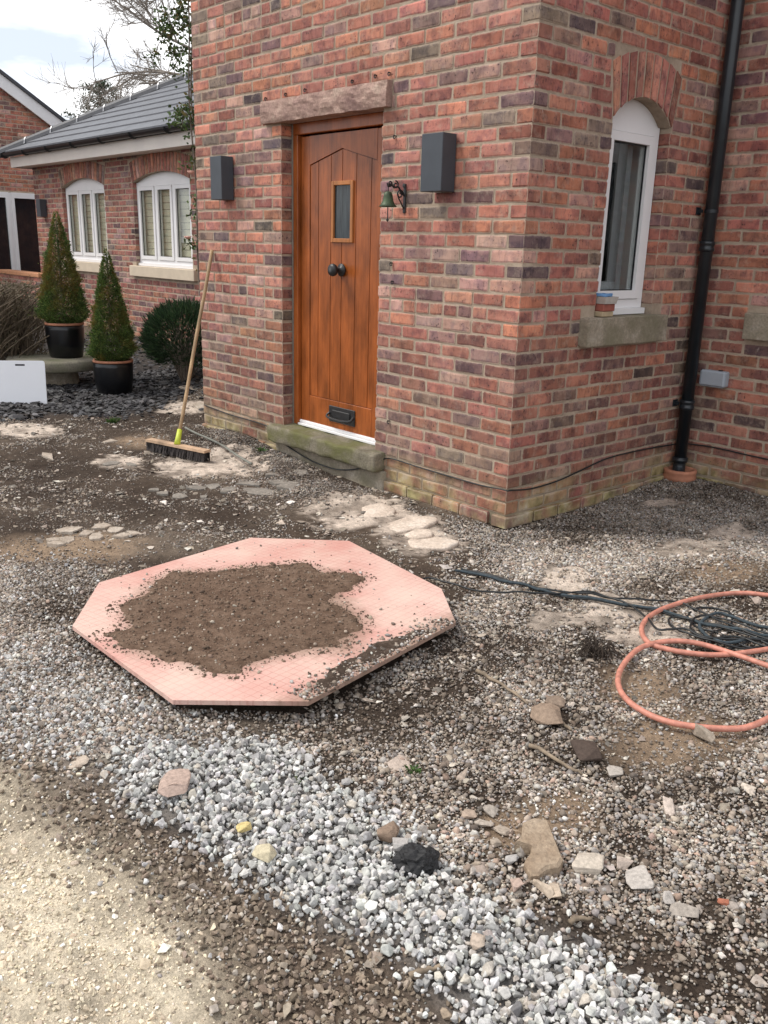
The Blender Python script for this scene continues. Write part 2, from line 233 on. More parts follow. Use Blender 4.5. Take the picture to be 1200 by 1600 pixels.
def sheet_mat():
    # pink patterned sheet: diagonal diamond grid of fine raised lines, worn and dusty
    m, nt, b = nmat('sheet')
    g = N(nt, 'ShaderNodeNewGeometry'); s = N(nt, 'ShaderNodeSeparateXYZ'); L(nt, g.outputs['Position'], s.inputs[0])
    lines = []
    for sx, sy in ((1.0, 0.18), (-0.18, 1.0)):
        a = N(nt, 'ShaderNodeMath', operation='MULTIPLY'); a.inputs[1].default_value = sx; L(nt, s.outputs['X'], a.inputs[0])
        c_ = N(nt, 'ShaderNodeMath', operation='MULTIPLY_ADD'); c_.inputs[1].default_value = sy; L(nt, s.outputs['Y'], c_.inputs[0]); L(nt, a.outputs[0], c_.inputs[2])
        w = N(nt, 'ShaderNodeMath', operation='MULTIPLY'); w.inputs[1].default_value = 1 / 0.034; L(nt, c_.outputs[0], w.inputs[0])
        f = N(nt, 'ShaderNodeMath', operation='FRACT'); L(nt, w.outputs[0], f.inputs[0])
        lines.append(ramp(nt, f.outputs[0], [(0.0, 1.0), (0.07, 0.9), (0.16, 0.0)]))
    grid = mix(nt, lines[0], lines[1], 1.0, 'LIGHTEN')
    v = pos(nt)
    c = ramp(nt, noise(nt, v, 2.2, 6, .6), [(0.32, (0.54, 0.28, 0.235)), (0.5, (0.60, 0.375, 0.32)), (0.7, (0.65, 0.46, 0.40))])
    c = mix(nt, c, (0.44, 0.215, 0.18), mix(nt, (0, 0, 0), grid, ramp(nt, noise(nt, v, 3.0, 4), [(0.35, 0.2), (0.65, 0.7)])))
    c = mix(nt, c, (0.62, 0.49, 0.40), ramp(nt, noise(nt, v, 4.5, 6, .7), [(0.45, 0.0), (0.70, 0.55)]))
    dm = N(nt, 'ShaderNodeMath', operation='MULTIPLY_ADD'); dm.inputs[1].default_value = 0.9; L(nt, noise(nt, v, 26, 7, .75), dm.inputs[0]); L(nt, attr(nt, 'Col'), dm.inputs[2])
    c = mix(nt, c, (0.24, 0.165, 0.12), ramp(nt, mapr(nt, dm.outputs[0], .62, 1.25), [(0.0, 0.0), (1.0, 0.95)]))
    c = mix(nt, c, (0.20, 0.13, 0.09), ramp(nt, noise(nt, v, 60, 5, .7), [(0.62, 0.0), (0.75, 0.6)]))
    L(nt, c, b.inputs['Base Color']); b.inputs['Roughness'].default_value = 0.8; b.inputs['Specular IOR Level'].default_value = 0.3
    bump(nt, b, mix(nt, grid, noise(nt, v, 120, 4), 0.25), 0.6, -0.004)
    return m

M = {}
M['brick'] = brick_mat('brick', 'object'); M['brickwork'] = brick_mat('brickwork', 'mesh'); M['mortar'] = mortar_mat()
M['ground'] = ground_mat(); M['gravel'] = stone_mat('gravel', 'inst'); M['lime'] = stone_mat('limestone', 'inst', True)
M['stone'] = stone_mat('stone', 'mesh'); M['leaf'] = leaf_mat('leaf'); M['sheet'] = sheet_mat()
M['door'] = wood_mat('door_wood', (0.30, 0.082, 0.019), 0.27, 0.5); M['door_pale'] = wood_mat('door_trim_wood', (0.40, 0.15, 0.042))
M['pole'] = wood_mat('broom_pole', (0.33, 0.22, 0.12), 0.7, 0.6, (30, 30, 2)); M['pine'] = wood_mat('broom_head_wood', (0.46, 0.31, 0.20), 0.7, 0.7, (3, 30, 30))
M['bark'] = simple('bark', (0.16, 0.13, 0.105), 0.9, var=.35, scale=30, bs=.5); M['twig'] = simple('twig', (0.12, 0.09, 0.06), 0.9, var=.4, scale=12)
M['stick'] = simple('stick', (0.22, 0.17, 0.12), 0.9, var=.4, scale=30, bs=.4)
M['white'] = simple('white_frame', (0.80, 0.79, 0.79), 0.35, var=.03, scale=4); M['fascia'] = simple('fascia_board', (0.74, 0.68, 0.62), 0.5, var=.06, scale=3)
M['black'] = simple('black_plastic', (0.012, 0.013, 0.015), 0.35, var=.3); M['iron'] = simple('black_iron', (0.016, 0.016, 0.017), 0.45, var=.4, scale=60, bs=.3)
M['pipe'] = simple('pipe_paint', (0.013, 0.017, 0.021), 0.33, var=.25, scale=10)
M['lamp'] = simple('lamp_metal', (0.050, 0.058, 0.070), 0.5, var=.12, scale=8)
M['lamp_glass'] = simple('lamp_glass', (0.25, 0.25, 0.24), 0.2)
M['lintel'] = None
def rock_mat(name, a, bcol, cc, scale=5, bs=1.0, moss=None, top=None):
    m, nt, b = nmat(name); v = pos(nt)
    c = ramp(nt, noise(nt, v, scale, 7, .68), [(0.3, a), (0.5, bcol), (0.7, cc)])
    c = mix(nt, c, ramp(nt, noise(nt, v, 70, 4, .7), [(0.3, 0.6), (0.55, 1.0), (0.7, 1.25)]), 0.8, 'MULTIPLY')
    if moss: c = mix(nt, c, moss, ramp(nt, noise(nt, v, 4, 5, .65), [(0.42, 0.0), (0.62, 0.85)]))
    L(nt, c, b.inputs['Base Color']); b.inputs['Roughness'].default_value = 0.93; b.inputs['Specular IOR Level'].default_value = 0.15
    bump(nt, b, mix(nt, noise(nt, v, 28, 7, .7), noise(nt, v, 130, 4, .7), 0.4), bs, 0.012)
    return m
M['lintel'] = rock_mat('lintel_stone', (0.27, 0.17, 0.15), (0.42, 0.285, 0.235), (0.52, 0.40, 0.32), 5, 0.8)
M['step'] = rock_mat('step_stone', (0.13, 0.115, 0.085), (0.22, 0.195, 0.145), (0.30, 0.26, 0.2), 7, 0.9, (0.135, 0.135, 0.05))
M['sill'] = rock_mat('sill_stone', (0.22, 0.185, 0.14), (0.34, 0.29, 0.225), (0.42, 0.37, 0.3), 9, 0.7, (0.20, 0.18, 0.12))
M['sill2'] = simple('pale_sill', (0.60, 0.50, 0.38), 0.8, var=.08, scale=6, bs=.2)
M['concrete'] = rock_mat('concrete', (0.17, 0.15, 0.115), (0.26, 0.235, 0.185), (0.34, 0.31, 0.25), 8, 0.6, (0.15, 0.15, 0.09))
M['slab_pale'] = rock_mat('old_concrete', (0.46, 0.37, 0.30), (0.62, 0.52, 0.43), (0.74, 0.65, 0.56), 8, 0.5)
M['slab'] = rock_mat('flat_stone', (0.30, 0.245, 0.19), (0.42, 0.355, 0.29), (0.52, 0.46, 0.39), 10, 0.7)
M['tile'] = simple('roof_tile', (0.105, 0.11, 0.125), 0.6, var=.18, scale=5); M['ridge'] = simple('ridge_tile', (0.055, 0.057, 0.066), 0.6, var=.2)
M['clip'] = simple('clip_metal', (0.3, 0.3, 0.31), 0.4, 0.6); M['pot'] = simple('pot_glaze', (0.004, 0.0045, 0.006), 0.28, var=.3, scale=5)
M['terracotta'] = simple('terracotta', (0.40, 0.17, 0.10), 0.8, var=.2, scale=15); M['coping'] = simple('orange_coping', (0.52, 0.25, 0.13), 0.8, var=.15)
M['compost'] = simple('compost', (0.04, 0.028, 0.02), 0.95, bs=.8)
M['dark'] = simple('dark_room', (0.06, 0.062, 0.06), 0.9); M['greyframe'] = simple('grey_inner_frame', (0.24, 0.26, 0.28), 0.5)
M['glass'] = glass_mat('window_glass'); M['reflection_blind'] = simple('cream_reflection', (0.74, 0.67, 0.50), 0.8, var=.06); M['reflection_curtain'] = simple('reflection_curtain', (0.62, 0.64, 0.64), 0.8)
M['box'] = simple('grey_box', (0.33, 0.36, 0.40), 0.5, var=.05); M['board'] = simple('white_board', (0.82, 0.84, 0.88), 0.35, var=.02, scale=3)
M['hose'] = simple('hose', (0.52, 0.215, 0.155), 0.55, var=.28, scale=30, bs=.15); M['cable'] = simple('cable', (0.014, 0.016, 0.017), 0.5, var=.4)
M['rope'] = simple('blue_grey_rope', (0.035, 0.05, 0.06), 0.8, var=.5, scale=60, bs=.6); M['bristle'] = simple('bristle', (0.035, 0.028, 0.026), 0.9, var=.6, scale=40, bs=.8)
M['lime_sock'] = simple('yellow_socket', (0.48, 0.55, 0.05), 0.5, var=.08); M['bell'] = simple('bell_verdigris', (0.05, 0.075, 0.035), 0.55, 0.3, var=.5, scale=30)
M['dirt'] = rock_mat('dirt', (0.085, 0.052, 0.035), (0.15, 0.098, 0.068), (0.21, 0.145, 0.105), 14, 1.0)
M['tar'] = simple('tar', (0.012, 0.012, 0.013), 0.7, var=.5, scale=40, bs=.9); M['blue'] = simple('blue_wrap', (0.14, 0.30, 0.55), 0.4)
M['tan'] = simple('tan_stone', (0.42, 0.33, 0.21), 0.85, bs=.4); M['redb'] = simple('red_sample', (0.30, 0.09, 0.065), 0.85, bs=.4); M['clear'] = simple('clear_tub', (0.42, 0.38, 0.34), 0.25)
M['petal_pink'] = simple('pink_petal', (0.75, 0.42, 0.34), 0.6); M['rod'] = simple('grey_rod', (0.16, 0.16, 0.135), 0.6, var=.25)

# ------------------------------------------------------------------ mesh and object helpers
def link(o): col.objects.link(o); return o
def setprops(o, label=None, cat=None, group=None, kind=None):
    if label: o['label'] = label
    if cat: o['category'] = cat
    if group: o['group'] = group
    if kind: o['kind'] = kind
    return o
def thing(name, loc, label, cat, group=None):
    o = bpy.data.objects.new(name, None); o.empty_display_size = 0.05; link(o); o.location = loc
    o.matrix_world = Matrix.Translation(loc)
    return setprops(o, label, cat, group)
def adopt(o, parent):
    if parent is not None:
        o.parent = parent
        if parent.parent is None:
            o.matrix_parent_inverse = Matrix.LocRotScale(parent.location, parent.rotation_euler, parent.scale).inverted()
    return o
def mesh_obj(name, verts, faces, mat, parent=None, smooth=False, cols=None):
    me = bpy.data.meshes.new(name)
    me.from_pydata([tuple(v) for v in verts], [], [tuple(f) for f in faces])
    if cols is not None:
        a = me.color_attributes.new('Col', 'FLOAT_COLOR', 'POINT')
        c4 = np.ones((len(verts), 4), np.float32); c4[:, :3] = cols; a.data.foreach_set('color', c4.ravel())
    me.materials.append(mat)
    if smooth: me.polygons.foreach_set('use_smooth', [True] * len(me.polygons))
    me.update()
    return adopt(link(bpy.data.objects.new(name, me)), parent)
class MB:
    def __init__(s): s.v = []; s.f = []
    def add(s, vs, fs):
        n = len(s.v); s.v += [tuple(v) for v in vs]; s.f += [tuple(i + n for i in f) for f in fs]; return s
    def box(s, x0, x1, y0, y1, z0, z1, bev=0.0):
        if bev <= 0:
            vs = [(x, y, z) for z in (z0, z1) for y in (y0, y1) for x in (x0, x1)]
            return s.add(vs, [(0, 2, 3, 1), (4, 5, 7, 6), (0, 1, 5, 4), (2, 6, 7, 3), (0, 4, 6, 2), (1, 3, 7, 5)])
        bm = bmesh.new(); bmesh.ops.create_cube(bm, size=1.0)
        for v in bm.verts: v.co = Vector(((x0 + x1) / 2 + v.co.x * (x1 - x0), (y0 + y1) / 2 + v.co.y * (y1 - y0), (z0 + z1) / 2 + v.co.z * (z1 - z0)))
        bmesh.ops.bevel(bm, geom=bm.edges[:], offset=bev, segments=1, affect='EDGES', profile=0.5)
        return s.bm(bm)
    def bm(s, bm):
        bm.verts.index_update(); s.add([v.co[:] for v in bm.verts], [[v.index for v in f.verts] for f in bm.faces]); bm.free(); return s
    def prism(s, pts, d0, d1, fn):          # polygon pts (a,b) swept from depth d0 to d1; fn(a,b,d) -> xyz
        n = len(pts)
        vs = [fn(a, b, d0) for a, b in pts] + [fn(a, b, d1) for a, b in pts]
        fs = [tuple(range(n))[::-1], tuple(range(n, 2 * n))] + [(i, (i + 1) % n, n + (i + 1) % n, n + i) for i in range(n)]
        return s.add(vs, fs)
    def tube(s, pts, r, n=8, caps=True):
        pts = [Vector(p) for p in pts]; rs = r if isinstance(r, (list, tuple)) else [r] * len(pts)
        vs, fs = [], []; prev = None
        for i, p in enumerate(pts):
            t = (pts[min(i + 1, len(pts) - 1)] - pts[max(i - 1, 0)]).normalized()
            if prev is None: a = t.orthogonal().normalized()
            else: a = (prev - t * prev.dot(t)); a = a.normalized() if a.length > 1e-6 else t.orthogonal().normalized()
            prev = a; b = t.cross(a)
            for k in range(n):
                w = 2 * math.pi * k / n; vs.append(p + (a * math.cos(w) + b * math.sin(w)) * rs[i])
        for i in range(len(pts) - 1):
            for k in range(n): fs.append((i * n + k, i * n + (k + 1) % n, (i + 1) * n + (k + 1) % n, (i + 1) * n + k))
        if caps: fs += [tuple(range(n))[::-1], tuple(range((len(pts) - 1) * n, len(pts) * n))]
        return s.add(vs, fs)
    def lathe(s, prof, c, n=24, axis='z'):
        vs, fs = [], []
        for r, h in prof:
            for k in range(n):
                w = 2 * math.pi * k / n; a, b = r * math.cos(w), r * math.sin(w)
                vs.append((c[0] + a, c[1] + b, c[2] + h) if axis == 'z' else ((c[0] + a, c[1] + h, c[2] + b) if axis == 'y' else (c[0] + h, c[1] + a, c[2] + b)))
        for i in range(len(prof) - 1):
            for k in range(n): fs.append((i * n + k, i * n + (k + 1) % n, (i + 1) * n + (k + 1) % n, (i + 1) * n + k))
        fs += [tuple(range(n))[::-1], tuple(range((len(prof) - 1) * n, len(prof) * n))]
        return s.add(vs, fs)
    def build(s, name, mat, parent=None, smooth=False, cols=None):
        o = mesh_obj(name, s.v, s.f, mat, parent, smooth, cols)
        bm = bmesh.new(); bm.from_mesh(o.data); bmesh.ops.recalc_face_normals(bm, faces=bm.faces[:]); bm.to_mesh(o.data); bm.free()
        return o
def spline(pts, n=8):
    p = [Vector(q) for q in pts]; out = []
    for i in range(len(p) - 1):
        a, b, c, d = p[max(i - 1, 0)], p[i], p[i + 1], p[min(i + 2, len(p) - 1)]
        for k in range(n):
            t = k / n
            out.append(0.5 * ((2 * b) + (c - a) * t + (2 * a - 5 * b + 4 * c - d) * t * t + (3 * b - a - 3 * c + d) * t ** 3))
    return out + [p[-1]]
def rough_box(name, x0, x1, y0, y1, z0, z1, seg, amp, freq, mat, parent=None, bev=0.012, seed=0.0, smooth=True):
    bm = bmesh.new(); bmesh.ops.create_cube(bm, size=1.0)
    for v in bm.verts: v.co = Vector(((x0 + x1) / 2 + v.co.x * (x1 - x0), (y0 + y1) / 2 + v.co.y * (y1 - y0), (z0 + z1) / 2 + v.co.z * (z1 - z0)))
    bmesh.ops.bevel(bm, geom=bm.edges[:], offset=bev, segments=2, affect='EDGES', profile=0.6)
    for ax in range(3):
        lo, hi = ((x0, x1), (y0, y1), (z0, z1))[ax]
        k = int((hi - lo) / seg)
        for i in range(1, k):
            c = Vector((0, 0, 0)); c[ax] = lo + (hi - lo) * i / k; nn = Vector((0, 0, 0)); nn[ax] = 1
            bmesh.ops.bisect_plane(bm, geom=bm.verts[:] + bm.edges[:] + bm.faces[:], plane_co=c, plane_no=nn)
    off = Vector((seed * 7.1, seed * 3.3, seed * 5.7))
    for v in bm.verts: v.co += mnoise.noise_vector(v.co * freq + off) * amp + mnoise.noise_vector(v.co * freq * 3.1 + off) * amp * 0.45
    o = MB().bm(bm).build(name, mat, parent, smooth)
    return o

# value noise on arrays
def vnoise(x, y, s, seed):
    r = np.random.default_rng(seed).random((256, 256)); x = np.asarray(x) * s + 50.3; y = np.asarray(y) * s + 71.7
    xi = np.floor(x).astype(int); yi = np.floor(y).astype(int); fx = x - xi; fy = y - yi
    fx = fx * fx * (3 - 2 * fx); fy = fy * fy * (3 - 2 * fy)
    g = lambda a, b: r[a % 256, b % 256]
    return (g(xi, yi) * (1 - fx) + g(xi + 1, yi) * fx) * (1 - fy) + (g(xi, yi + 1) * (1 - fx) + g(xi + 1, yi + 1) * fx) * fy
def fbm(x, y, s, seed, oct=4):
    t = 0; a = 0.5; n = 0
    for i in range(oct): t = t + vnoise(x, y, s * 2 ** i, seed + i) * a; n += a; a *= 0.55
    return t / n

# ------------------------------------------------------------------ ground: masks over a 2 cm raster of the yard
GX0, GX1, GY0, GY1, GS = -6.2, 3.8, -4.4, 2.4, 0.02
gx = np.arange(GX0, GX1 + 1e-6, GS); gy = np.arange(GY0, GY1 + 1e-6, GS)
XX, YY = np.meshgrid(gx, gy, indexing='ij')
wx = (fbm(XX, YY, 3.5, 21) - .5) * .26 + (fbm(XX, YY, 16, 25, 3) - .5) * .07
wy = (fbm(XX, YY, 3.5, 31) - .5) * .26 + (fbm(XX, YY, 16, 35, 3) - .5) * .07
def inpoly(P, X, Y):
    ins = np.zeros(X.shape, bool); n = len(P)
    for i in range(n):
        (x1, y1), (x2, y2) = P[i], P[(i + 1) % n]
        c = ((y1 > Y) != (y2 > Y)) & (X < (x2 - x1) * (Y - y1) / ((y2 - y1) if y2 != y1 else 1e-9) + x1)
        ins ^= c
    return ins.astype(float)
def blur(a, n):
    for ax in (0, 1):
        for _ in range(2):
            k = 2 * n + 1; p = np.pad(a, [(n + 1, n) if i == ax else (0, 0) for i in (0, 1)], mode='edge'); c = np.cumsum(p, axis=ax)
            a = (np.take(c, range(k, c.shape[ax]), axis=ax) - np.take(c, range(0, c.shape[ax] - k), axis=ax)) / k
    return a
def pmask(P, warp=1.0, soft=3): return blur(inpoly(P, XX + wx * warp, YY + wy * warp), soft)
def emask(E, soft=0.35):
    m = np.zeros(XX.shape)
    for cx, cy, ax, ay, bx, by in E:
        det = ax * by - ay * bx; dx, dy = XX + wx * .55 - cx, YY + wy * .55 - cy
        u = (dx * by - dy * bx) / det; v = (dy * ax - dx * ay) / det
        m = np.maximum(m, np.clip((1.0 + soft - np.sqrt(u * u + v * v)) / (2 * soft), 0, 1))
    return m
m_track = pmask(TRACK, .5, 4); m_brown = pmask(BROWN, .6, 4); m_lime = pmask(LIME, .55, 2); m_lime2 = pmask(LIME2, .8, 5)
m_pale = emask(PALE, .34); m_tan = emask(TANS, .4); m_soil = emask(SOIL, .7)
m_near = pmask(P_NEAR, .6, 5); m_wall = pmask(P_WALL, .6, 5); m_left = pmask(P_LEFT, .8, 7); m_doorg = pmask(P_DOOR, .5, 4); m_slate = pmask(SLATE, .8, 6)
big = fbm(XX, YY, 1.1, 41); med = fbm(XX, YY, 4.0, 45); fine = fbm(XX, YY, 14.0, 49)
m_pale = np.clip((m_pale - .5 + (fine - .5) * 1.5 + (fbm(XX, YY, 40, 57, 3) - .5) * .8) * 3 + .5, 0, 1) * np.clip(m_pale * 3, 0, 1)
# heights
H = (big - .5) * .05 + (med - .5) * .035 + (fine - .5) * .014
H += m_pale * .004 + m_lime * .015 + m_doorg * .045 - m_track * .01
bank = np.clip((YY - .2) / 1.9, 0, 1) * np.clip((-3.2 - XX) / 1.2, 0, 1); H += .17 * bank * bank * (3 - 2 * bank)
corner = np.clip(1 - np.hypot(XX - .05, YY - 1.75) / 1.1, 0, 1); H += .07 * corner
wallrise = np.clip(1 - np.abs(YY + .12) / .35, 0, 1) * np.clip((-2.2 - XX) / .4, 0, 1) * np.clip((XX + 3.6) / .3, 0, 1); H += .055 * wallrise
OCX, OCY = sum(p[0] for p in OCT) / 8, sum(p[1] for p in OCT) / 8
under = blur(inpoly([(p[0], p[1]) for p in OCT], XX, YY), 4); H = H * (1 - under) + under * (-.005 + .012 * (XX - OCX) + (fine - .5) * .01)
def samp(A, x, y):
    i = np.clip((np.asarray(x) - GX0) / GS, 0, len(gx) - 1.001); j = np.clip((np.asarray(y) - GY0) / GS, 0, len(gy) - 1.001)
    a = i.astype(int); b = j.astype(int); u = i - a; v = j - b
    return (A[a, b] * (1 - u) + A[a + 1, b] * u) * (1 - v) + (A[a, b + 1] * (1 - u) + A[a + 1, b + 1] * u) * v
def hz(x, y): return float(samp(H, np.array([x]), np.array([y]))[0])
# ground colours, with house shade painted in by the wall
def lerp(A, c, m): return A * (1 - m[..., None]) + np.array(c) * m[..., None]
CC = np.zeros(XX.shape + (3,)) + np.array((.10, .074, .055))
CC = lerp(CC, (.055, .04, .031), np.clip((.52 - med) * 6, 0, 1) * .8)
CC = lerp(CC, (.21, .168, .13), np.clip((big - .52) * 5, 0, 1) * .7)
CC = lerp(CC, (.19, .158, .13), m_left * .8); CC = lerp(CC, (.085, .066, .05), m_near * .7); CC = lerp(CC, (.05, .039, .03), np.clip(m_wall + m_doorg, 0, 1) * .85)  # the m_wall part paints the shadow of the house into the ground
CC = lerp(CC, (.052, .038, .029), m_soil * .9); CC = lerp(CC, (.31, .225, .155), m_tan * .9); CC = lerp(CC, (.64, .54, .45), m_pale * np.clip(.80 + (fbm(XX, YY, 9, 58, 4) - .5) * 2.0, .35, 1))
CC = lerp(CC, (.045, .042, .042), m_slate * .8)
CC = lerp(CC, (.15, .112, .084), m_brown * .95); CC = lerp(CC, (.28, .265, .25), m_lime * .9); CC = lerp(CC, (.36, .315, .28), m_lime2 * .85)
CC = lerp(CC, (.74, .645, .49), m_track * np.clip(.72 + (med - .5) * 1.6, 0, 1)); CC = lerp(CC, (.06, .046, .036), under * .8)  # ground colour darker beneath the octagon
ox = np.concatenate([[-900, -300, -100, -50, -30, -22, -16, -12, -10, -8, -7], np.arange(GX0, GX1 + 1e-6, GS), [5, 7, 10, 16, 30, 100, 300, 900]])
oy = np.concatenate([[-900, -300, -100, -50, -25, -14, -9, -7, -5.5], np.arange(GY0, GY1 + 1e-6, GS), [3, 4, 6, 9, 14, 25, 50, 100, 300, 900]])
OX, OY = np.meshgrid(ox, oy, indexing='ij')
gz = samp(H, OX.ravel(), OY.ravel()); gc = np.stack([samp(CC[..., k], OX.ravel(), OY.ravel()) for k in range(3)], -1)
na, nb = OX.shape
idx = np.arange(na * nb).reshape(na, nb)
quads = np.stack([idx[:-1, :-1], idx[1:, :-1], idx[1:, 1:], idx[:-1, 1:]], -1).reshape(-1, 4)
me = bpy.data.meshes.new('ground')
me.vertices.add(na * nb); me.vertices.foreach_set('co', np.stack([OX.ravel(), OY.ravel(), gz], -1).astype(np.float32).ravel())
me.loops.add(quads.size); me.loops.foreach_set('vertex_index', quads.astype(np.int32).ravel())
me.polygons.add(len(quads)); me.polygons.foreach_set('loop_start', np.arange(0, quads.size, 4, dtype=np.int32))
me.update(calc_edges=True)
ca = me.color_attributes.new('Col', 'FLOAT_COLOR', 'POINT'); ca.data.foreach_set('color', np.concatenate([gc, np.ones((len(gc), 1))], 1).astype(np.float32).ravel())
me.polygons.foreach_set('use_smooth', [True] * len(quads)); me.materials.append(M['ground'])
setprops(link(bpy.data.objects.new('ground', me)), kind='structure')

# ------------------------------------------------------------------ loose stone scattered as instances
def variant_collection(name, n, kind, mat):
    c = bpy.data.collections.new(name)
    for i in range(n):
        rr = random.Random(100 + i * 17 + len(name)); bm = bmesh.new()
        if kind == 'pebble':
            bmesh.ops.create_icosphere(bm, subdivisions=2 if i % 2 else 1, radius=0.5)
            o = Vector((rr.random() * 50, rr.random() * 50, rr.random() * 50)); s = (rr.uniform(.85, 1.2), rr.uniform(.7, 1.0), rr.uniform(.5, .8))
            for v in bm.verts:
                v.co *= 1 + .5 * mnoise.noise(v.co * 2.2 + o); v.co = Vector((v.co.x * s[0], v.co.y * s[1], v.co.z * s[2]))
        else:
            k = 11 if kind == 'angular' else 9
            for _ in range(k):
                d = Vector((rr.gauss(0, 1), rr.gauss(0, 1), rr.gauss(0, 1))).normalized() * 0.5
                z = .72 if kind == 'angular' else .22
                bm.verts.new((d.x * rr.uniform(.85, 1.15), d.y * rr.uniform(.65, .9), d.z * z))
            bmesh.ops.convex_hull(bm, input=bm.verts[:])
            bm.verts.ensure_lookup_table()
            loose = [v for v in bm.verts if not v.link_faces]; bmesh.ops.delete(bm, geom=loose, context='VERTS')
            if kind == 'angular': bmesh.ops.bevel(bm, geom=bm.edges[:], offset=.022, segments=1, affect='EDGES')
        m = bpy.data.meshes.new('%s_stone_%02d' % (name, i)); bm.to_mesh(m); bm.free(); m.materials.append(mat)
        if kind == 'pebble': m.polygons.foreach_set('use_smooth', [True] * len(m.polygons))
        c.objects.link(bpy.data.objects.new('%s_stone_%02d' % (name, i), m))
    return c
def scatter(name, P, size, colr, coll, nvar, label, cat, flat=0.5, parent=None, kind='stuff'):
    n = len(P); me = bpy.data.meshes.new(name); me.vertices.add(n); me.vertices.foreach_set('co', np.asarray(P, np.float32).ravel())
    def at(nm, ty, key, val): a = me.attributes.new(nm, ty, 'POINT'); a.data.foreach_set(key, np.ascontiguousarray(val).ravel())
    at('siz', 'FLOAT_VECTOR', 'vector', (np.asarray(size)[:, None] * np.ones((1, 3))).astype(np.float32))
    at('rot', 'FLOAT_VECTOR', 'vector', np.stack([rng.normal(0, flat, n), rng.normal(0, flat, n), rng.uniform(0, 6.283, n)], -1).astype(np.float32))
    at('idx', 'INT', 'value', rng.integers(0, nvar, n).astype(np.int32))
    at('col', 'FLOAT_COLOR', 'color', np.concatenate([colr, np.ones((n, 1))], 1).astype(np.float32))
    o = link(bpy.data.objects.new(name, me)); setprops(o, label, cat, kind=kind)
    t = bpy.data.node_groups.new(name + '_scatter', 'GeometryNodeTree')
    t.interface.new_socket('Geometry', in_out='INPUT', socket_type='NodeSocketGeometry'); t.interface.new_socket('Geometry', in_out='OUTPUT', socket_type='NodeSocketGeometry')
    gi, go = t.nodes.new('NodeGroupInput'), t.nodes.new('NodeGroupOutput')
    ip = t.nodes.new('GeometryNodeInstanceOnPoints'); ci = t.nodes.new('GeometryNodeCollectionInfo')
    ci.inputs['Collection'].default_value = coll; ci.inputs['Separate Children'].default_value = True; ci.inputs['Reset Children'].default_value = True
    def na_(nm, ty): a = t.nodes.new('GeometryNodeInputNamedAttribute'); a.data_type = ty; a.inputs['Name'].default_value = nm; return a.outputs['Attribute']
    e = t.nodes.new('FunctionNodeEulerToRotation'); t.links.new(na_('rot', 'FLOAT_VECTOR'), e.inputs[0])
    t.links.new(gi.outputs[0], ip.inputs['Points']); t.links.new(ci.outputs[0], ip.inputs['Instance']); ip.inputs['Pick Instance'].default_value = True
    t.links.new(na_('idx', 'INT'), ip.inputs['Instance Index']); t.links.new(e.outputs[0], ip.inputs['Rotation']); t.links.new(na_('siz', 'FLOAT_VECTOR'), ip.inputs['Scale'])
    t.links.new(ip.outputs[0], go.inputs[0])
    md = o.modifiers.new('scatter', 'NODES'); md.node_group = t
    if parent is not None: adopt(o, parent)
    return o
def pick(pal, w, n, jit=.16):
    p = np.array(pal); w = np.array(w, float); c = p[rng.choice(len(p), n, p=w / w.sum())]
    return np.clip(c * (1 + rng.normal(0, jit, (n, 1))) * (1 + rng.normal(0, .014, (n, 3))), .01, .85)
def spread(dens, per_m2):
    # poisson-like throw of points over the raster with the given density (0..1); nothing lands inside the house
    d = np.clip(dens, 0, 1) * ((XX + wx * .0 > .03) | (YY < -.035)) * (YY < 1.76)
    d = np.where((XX < -3.3) & (YY > -.05) & (YY < 2.2), np.clip(dens, 0, 1), d)
    lam = d * per_m2 * GS * GS; cnt = rng.poisson(lam); ii, jj = np.nonzero(cnt); c = cnt[ii, jj]
    i = np.repeat(ii, c); j = np.repeat(jj, c)
    return gx[i] + rng.uniform(-.5, .5, len(i)) * GS, gy[j] + rng.uniform(-.5, .5, len(j)) * GS
# only what the yard in view shows
view = ((XX - CAM.x) * _fw.x + (YY - CAM.y) * _fw.y); side = (XX - CAM.x) * _rt.x + (YY - CAM.y) * _rt.y
invw = ((view > .15) & (np.abs(side) < .62 * (view + .55) + .85)).astype(float)
notoct = 1 - inpoly([(OCX + (p[0] - OCX) * .93, OCY + (p[1] - OCY) * .93) for p in OCT], XX, YY)
vcol = {k: variant_collection(k, n, kk, M[mm]) for k, n, kk, mm in (('pea', 10, 'pebble', 'gravel'), ('crushed', 14, 'angular', 'lime'), ('chip', 10, 'angular', 'gravel'), ('flake', 8, 'flake', 'gravel'))}
peb = [(.43, .36, .29), (.56, .50, .43), (.30, .24, .19), (.25, .23, .215), (.46, .435, .41), (.43, .31, .245), (.16, .13, .105), (.66, .62, .57)]
pw = [6, 4, 3.6, 3, 3.4, 1.4, 2.2, 1.8]
patch = np.clip((fbm(XX, YY, 2.6, 61) - .36) * 6, 0, 1); patch2 = np.clip((fbm(XX, YY, 7, 65) - .38) * 5, 0, 1)
open_ = (1 - m_pale * .96) * (1 - m_tan * .86) * (1 - m_track) * (1 - m_brown * .85) * (1 - m_lime * .9) * notoct * invw
dist = np.hypot(XX - CAM.x, YY - CAM.y)
d_near = m_near * (.55 + .45 * patch) * (.68 + .32 * patch2) * (1 - m_soil * .70) * open_
x, y = spread(np.clip(d_near, 0, 1), 42000); n = len(x); s = np.clip(rng.lognormal(math.log(.0074), .45, n), .0035, .028)
def muddy(c, x, y, base=.03):
    f = np.clip(base + .38 * (1 - samp(patch, x, y)) + .45 * samp(m_soil, x, y) + .18 * (1 - samp(patch2, x, y)), 0, .9) * rng.uniform(.35, 1.15, len(x)); f = np.clip(f, 0, .95)[:, None]
    return c * (1 - f) + np.array((.10, .074, .055)) * f
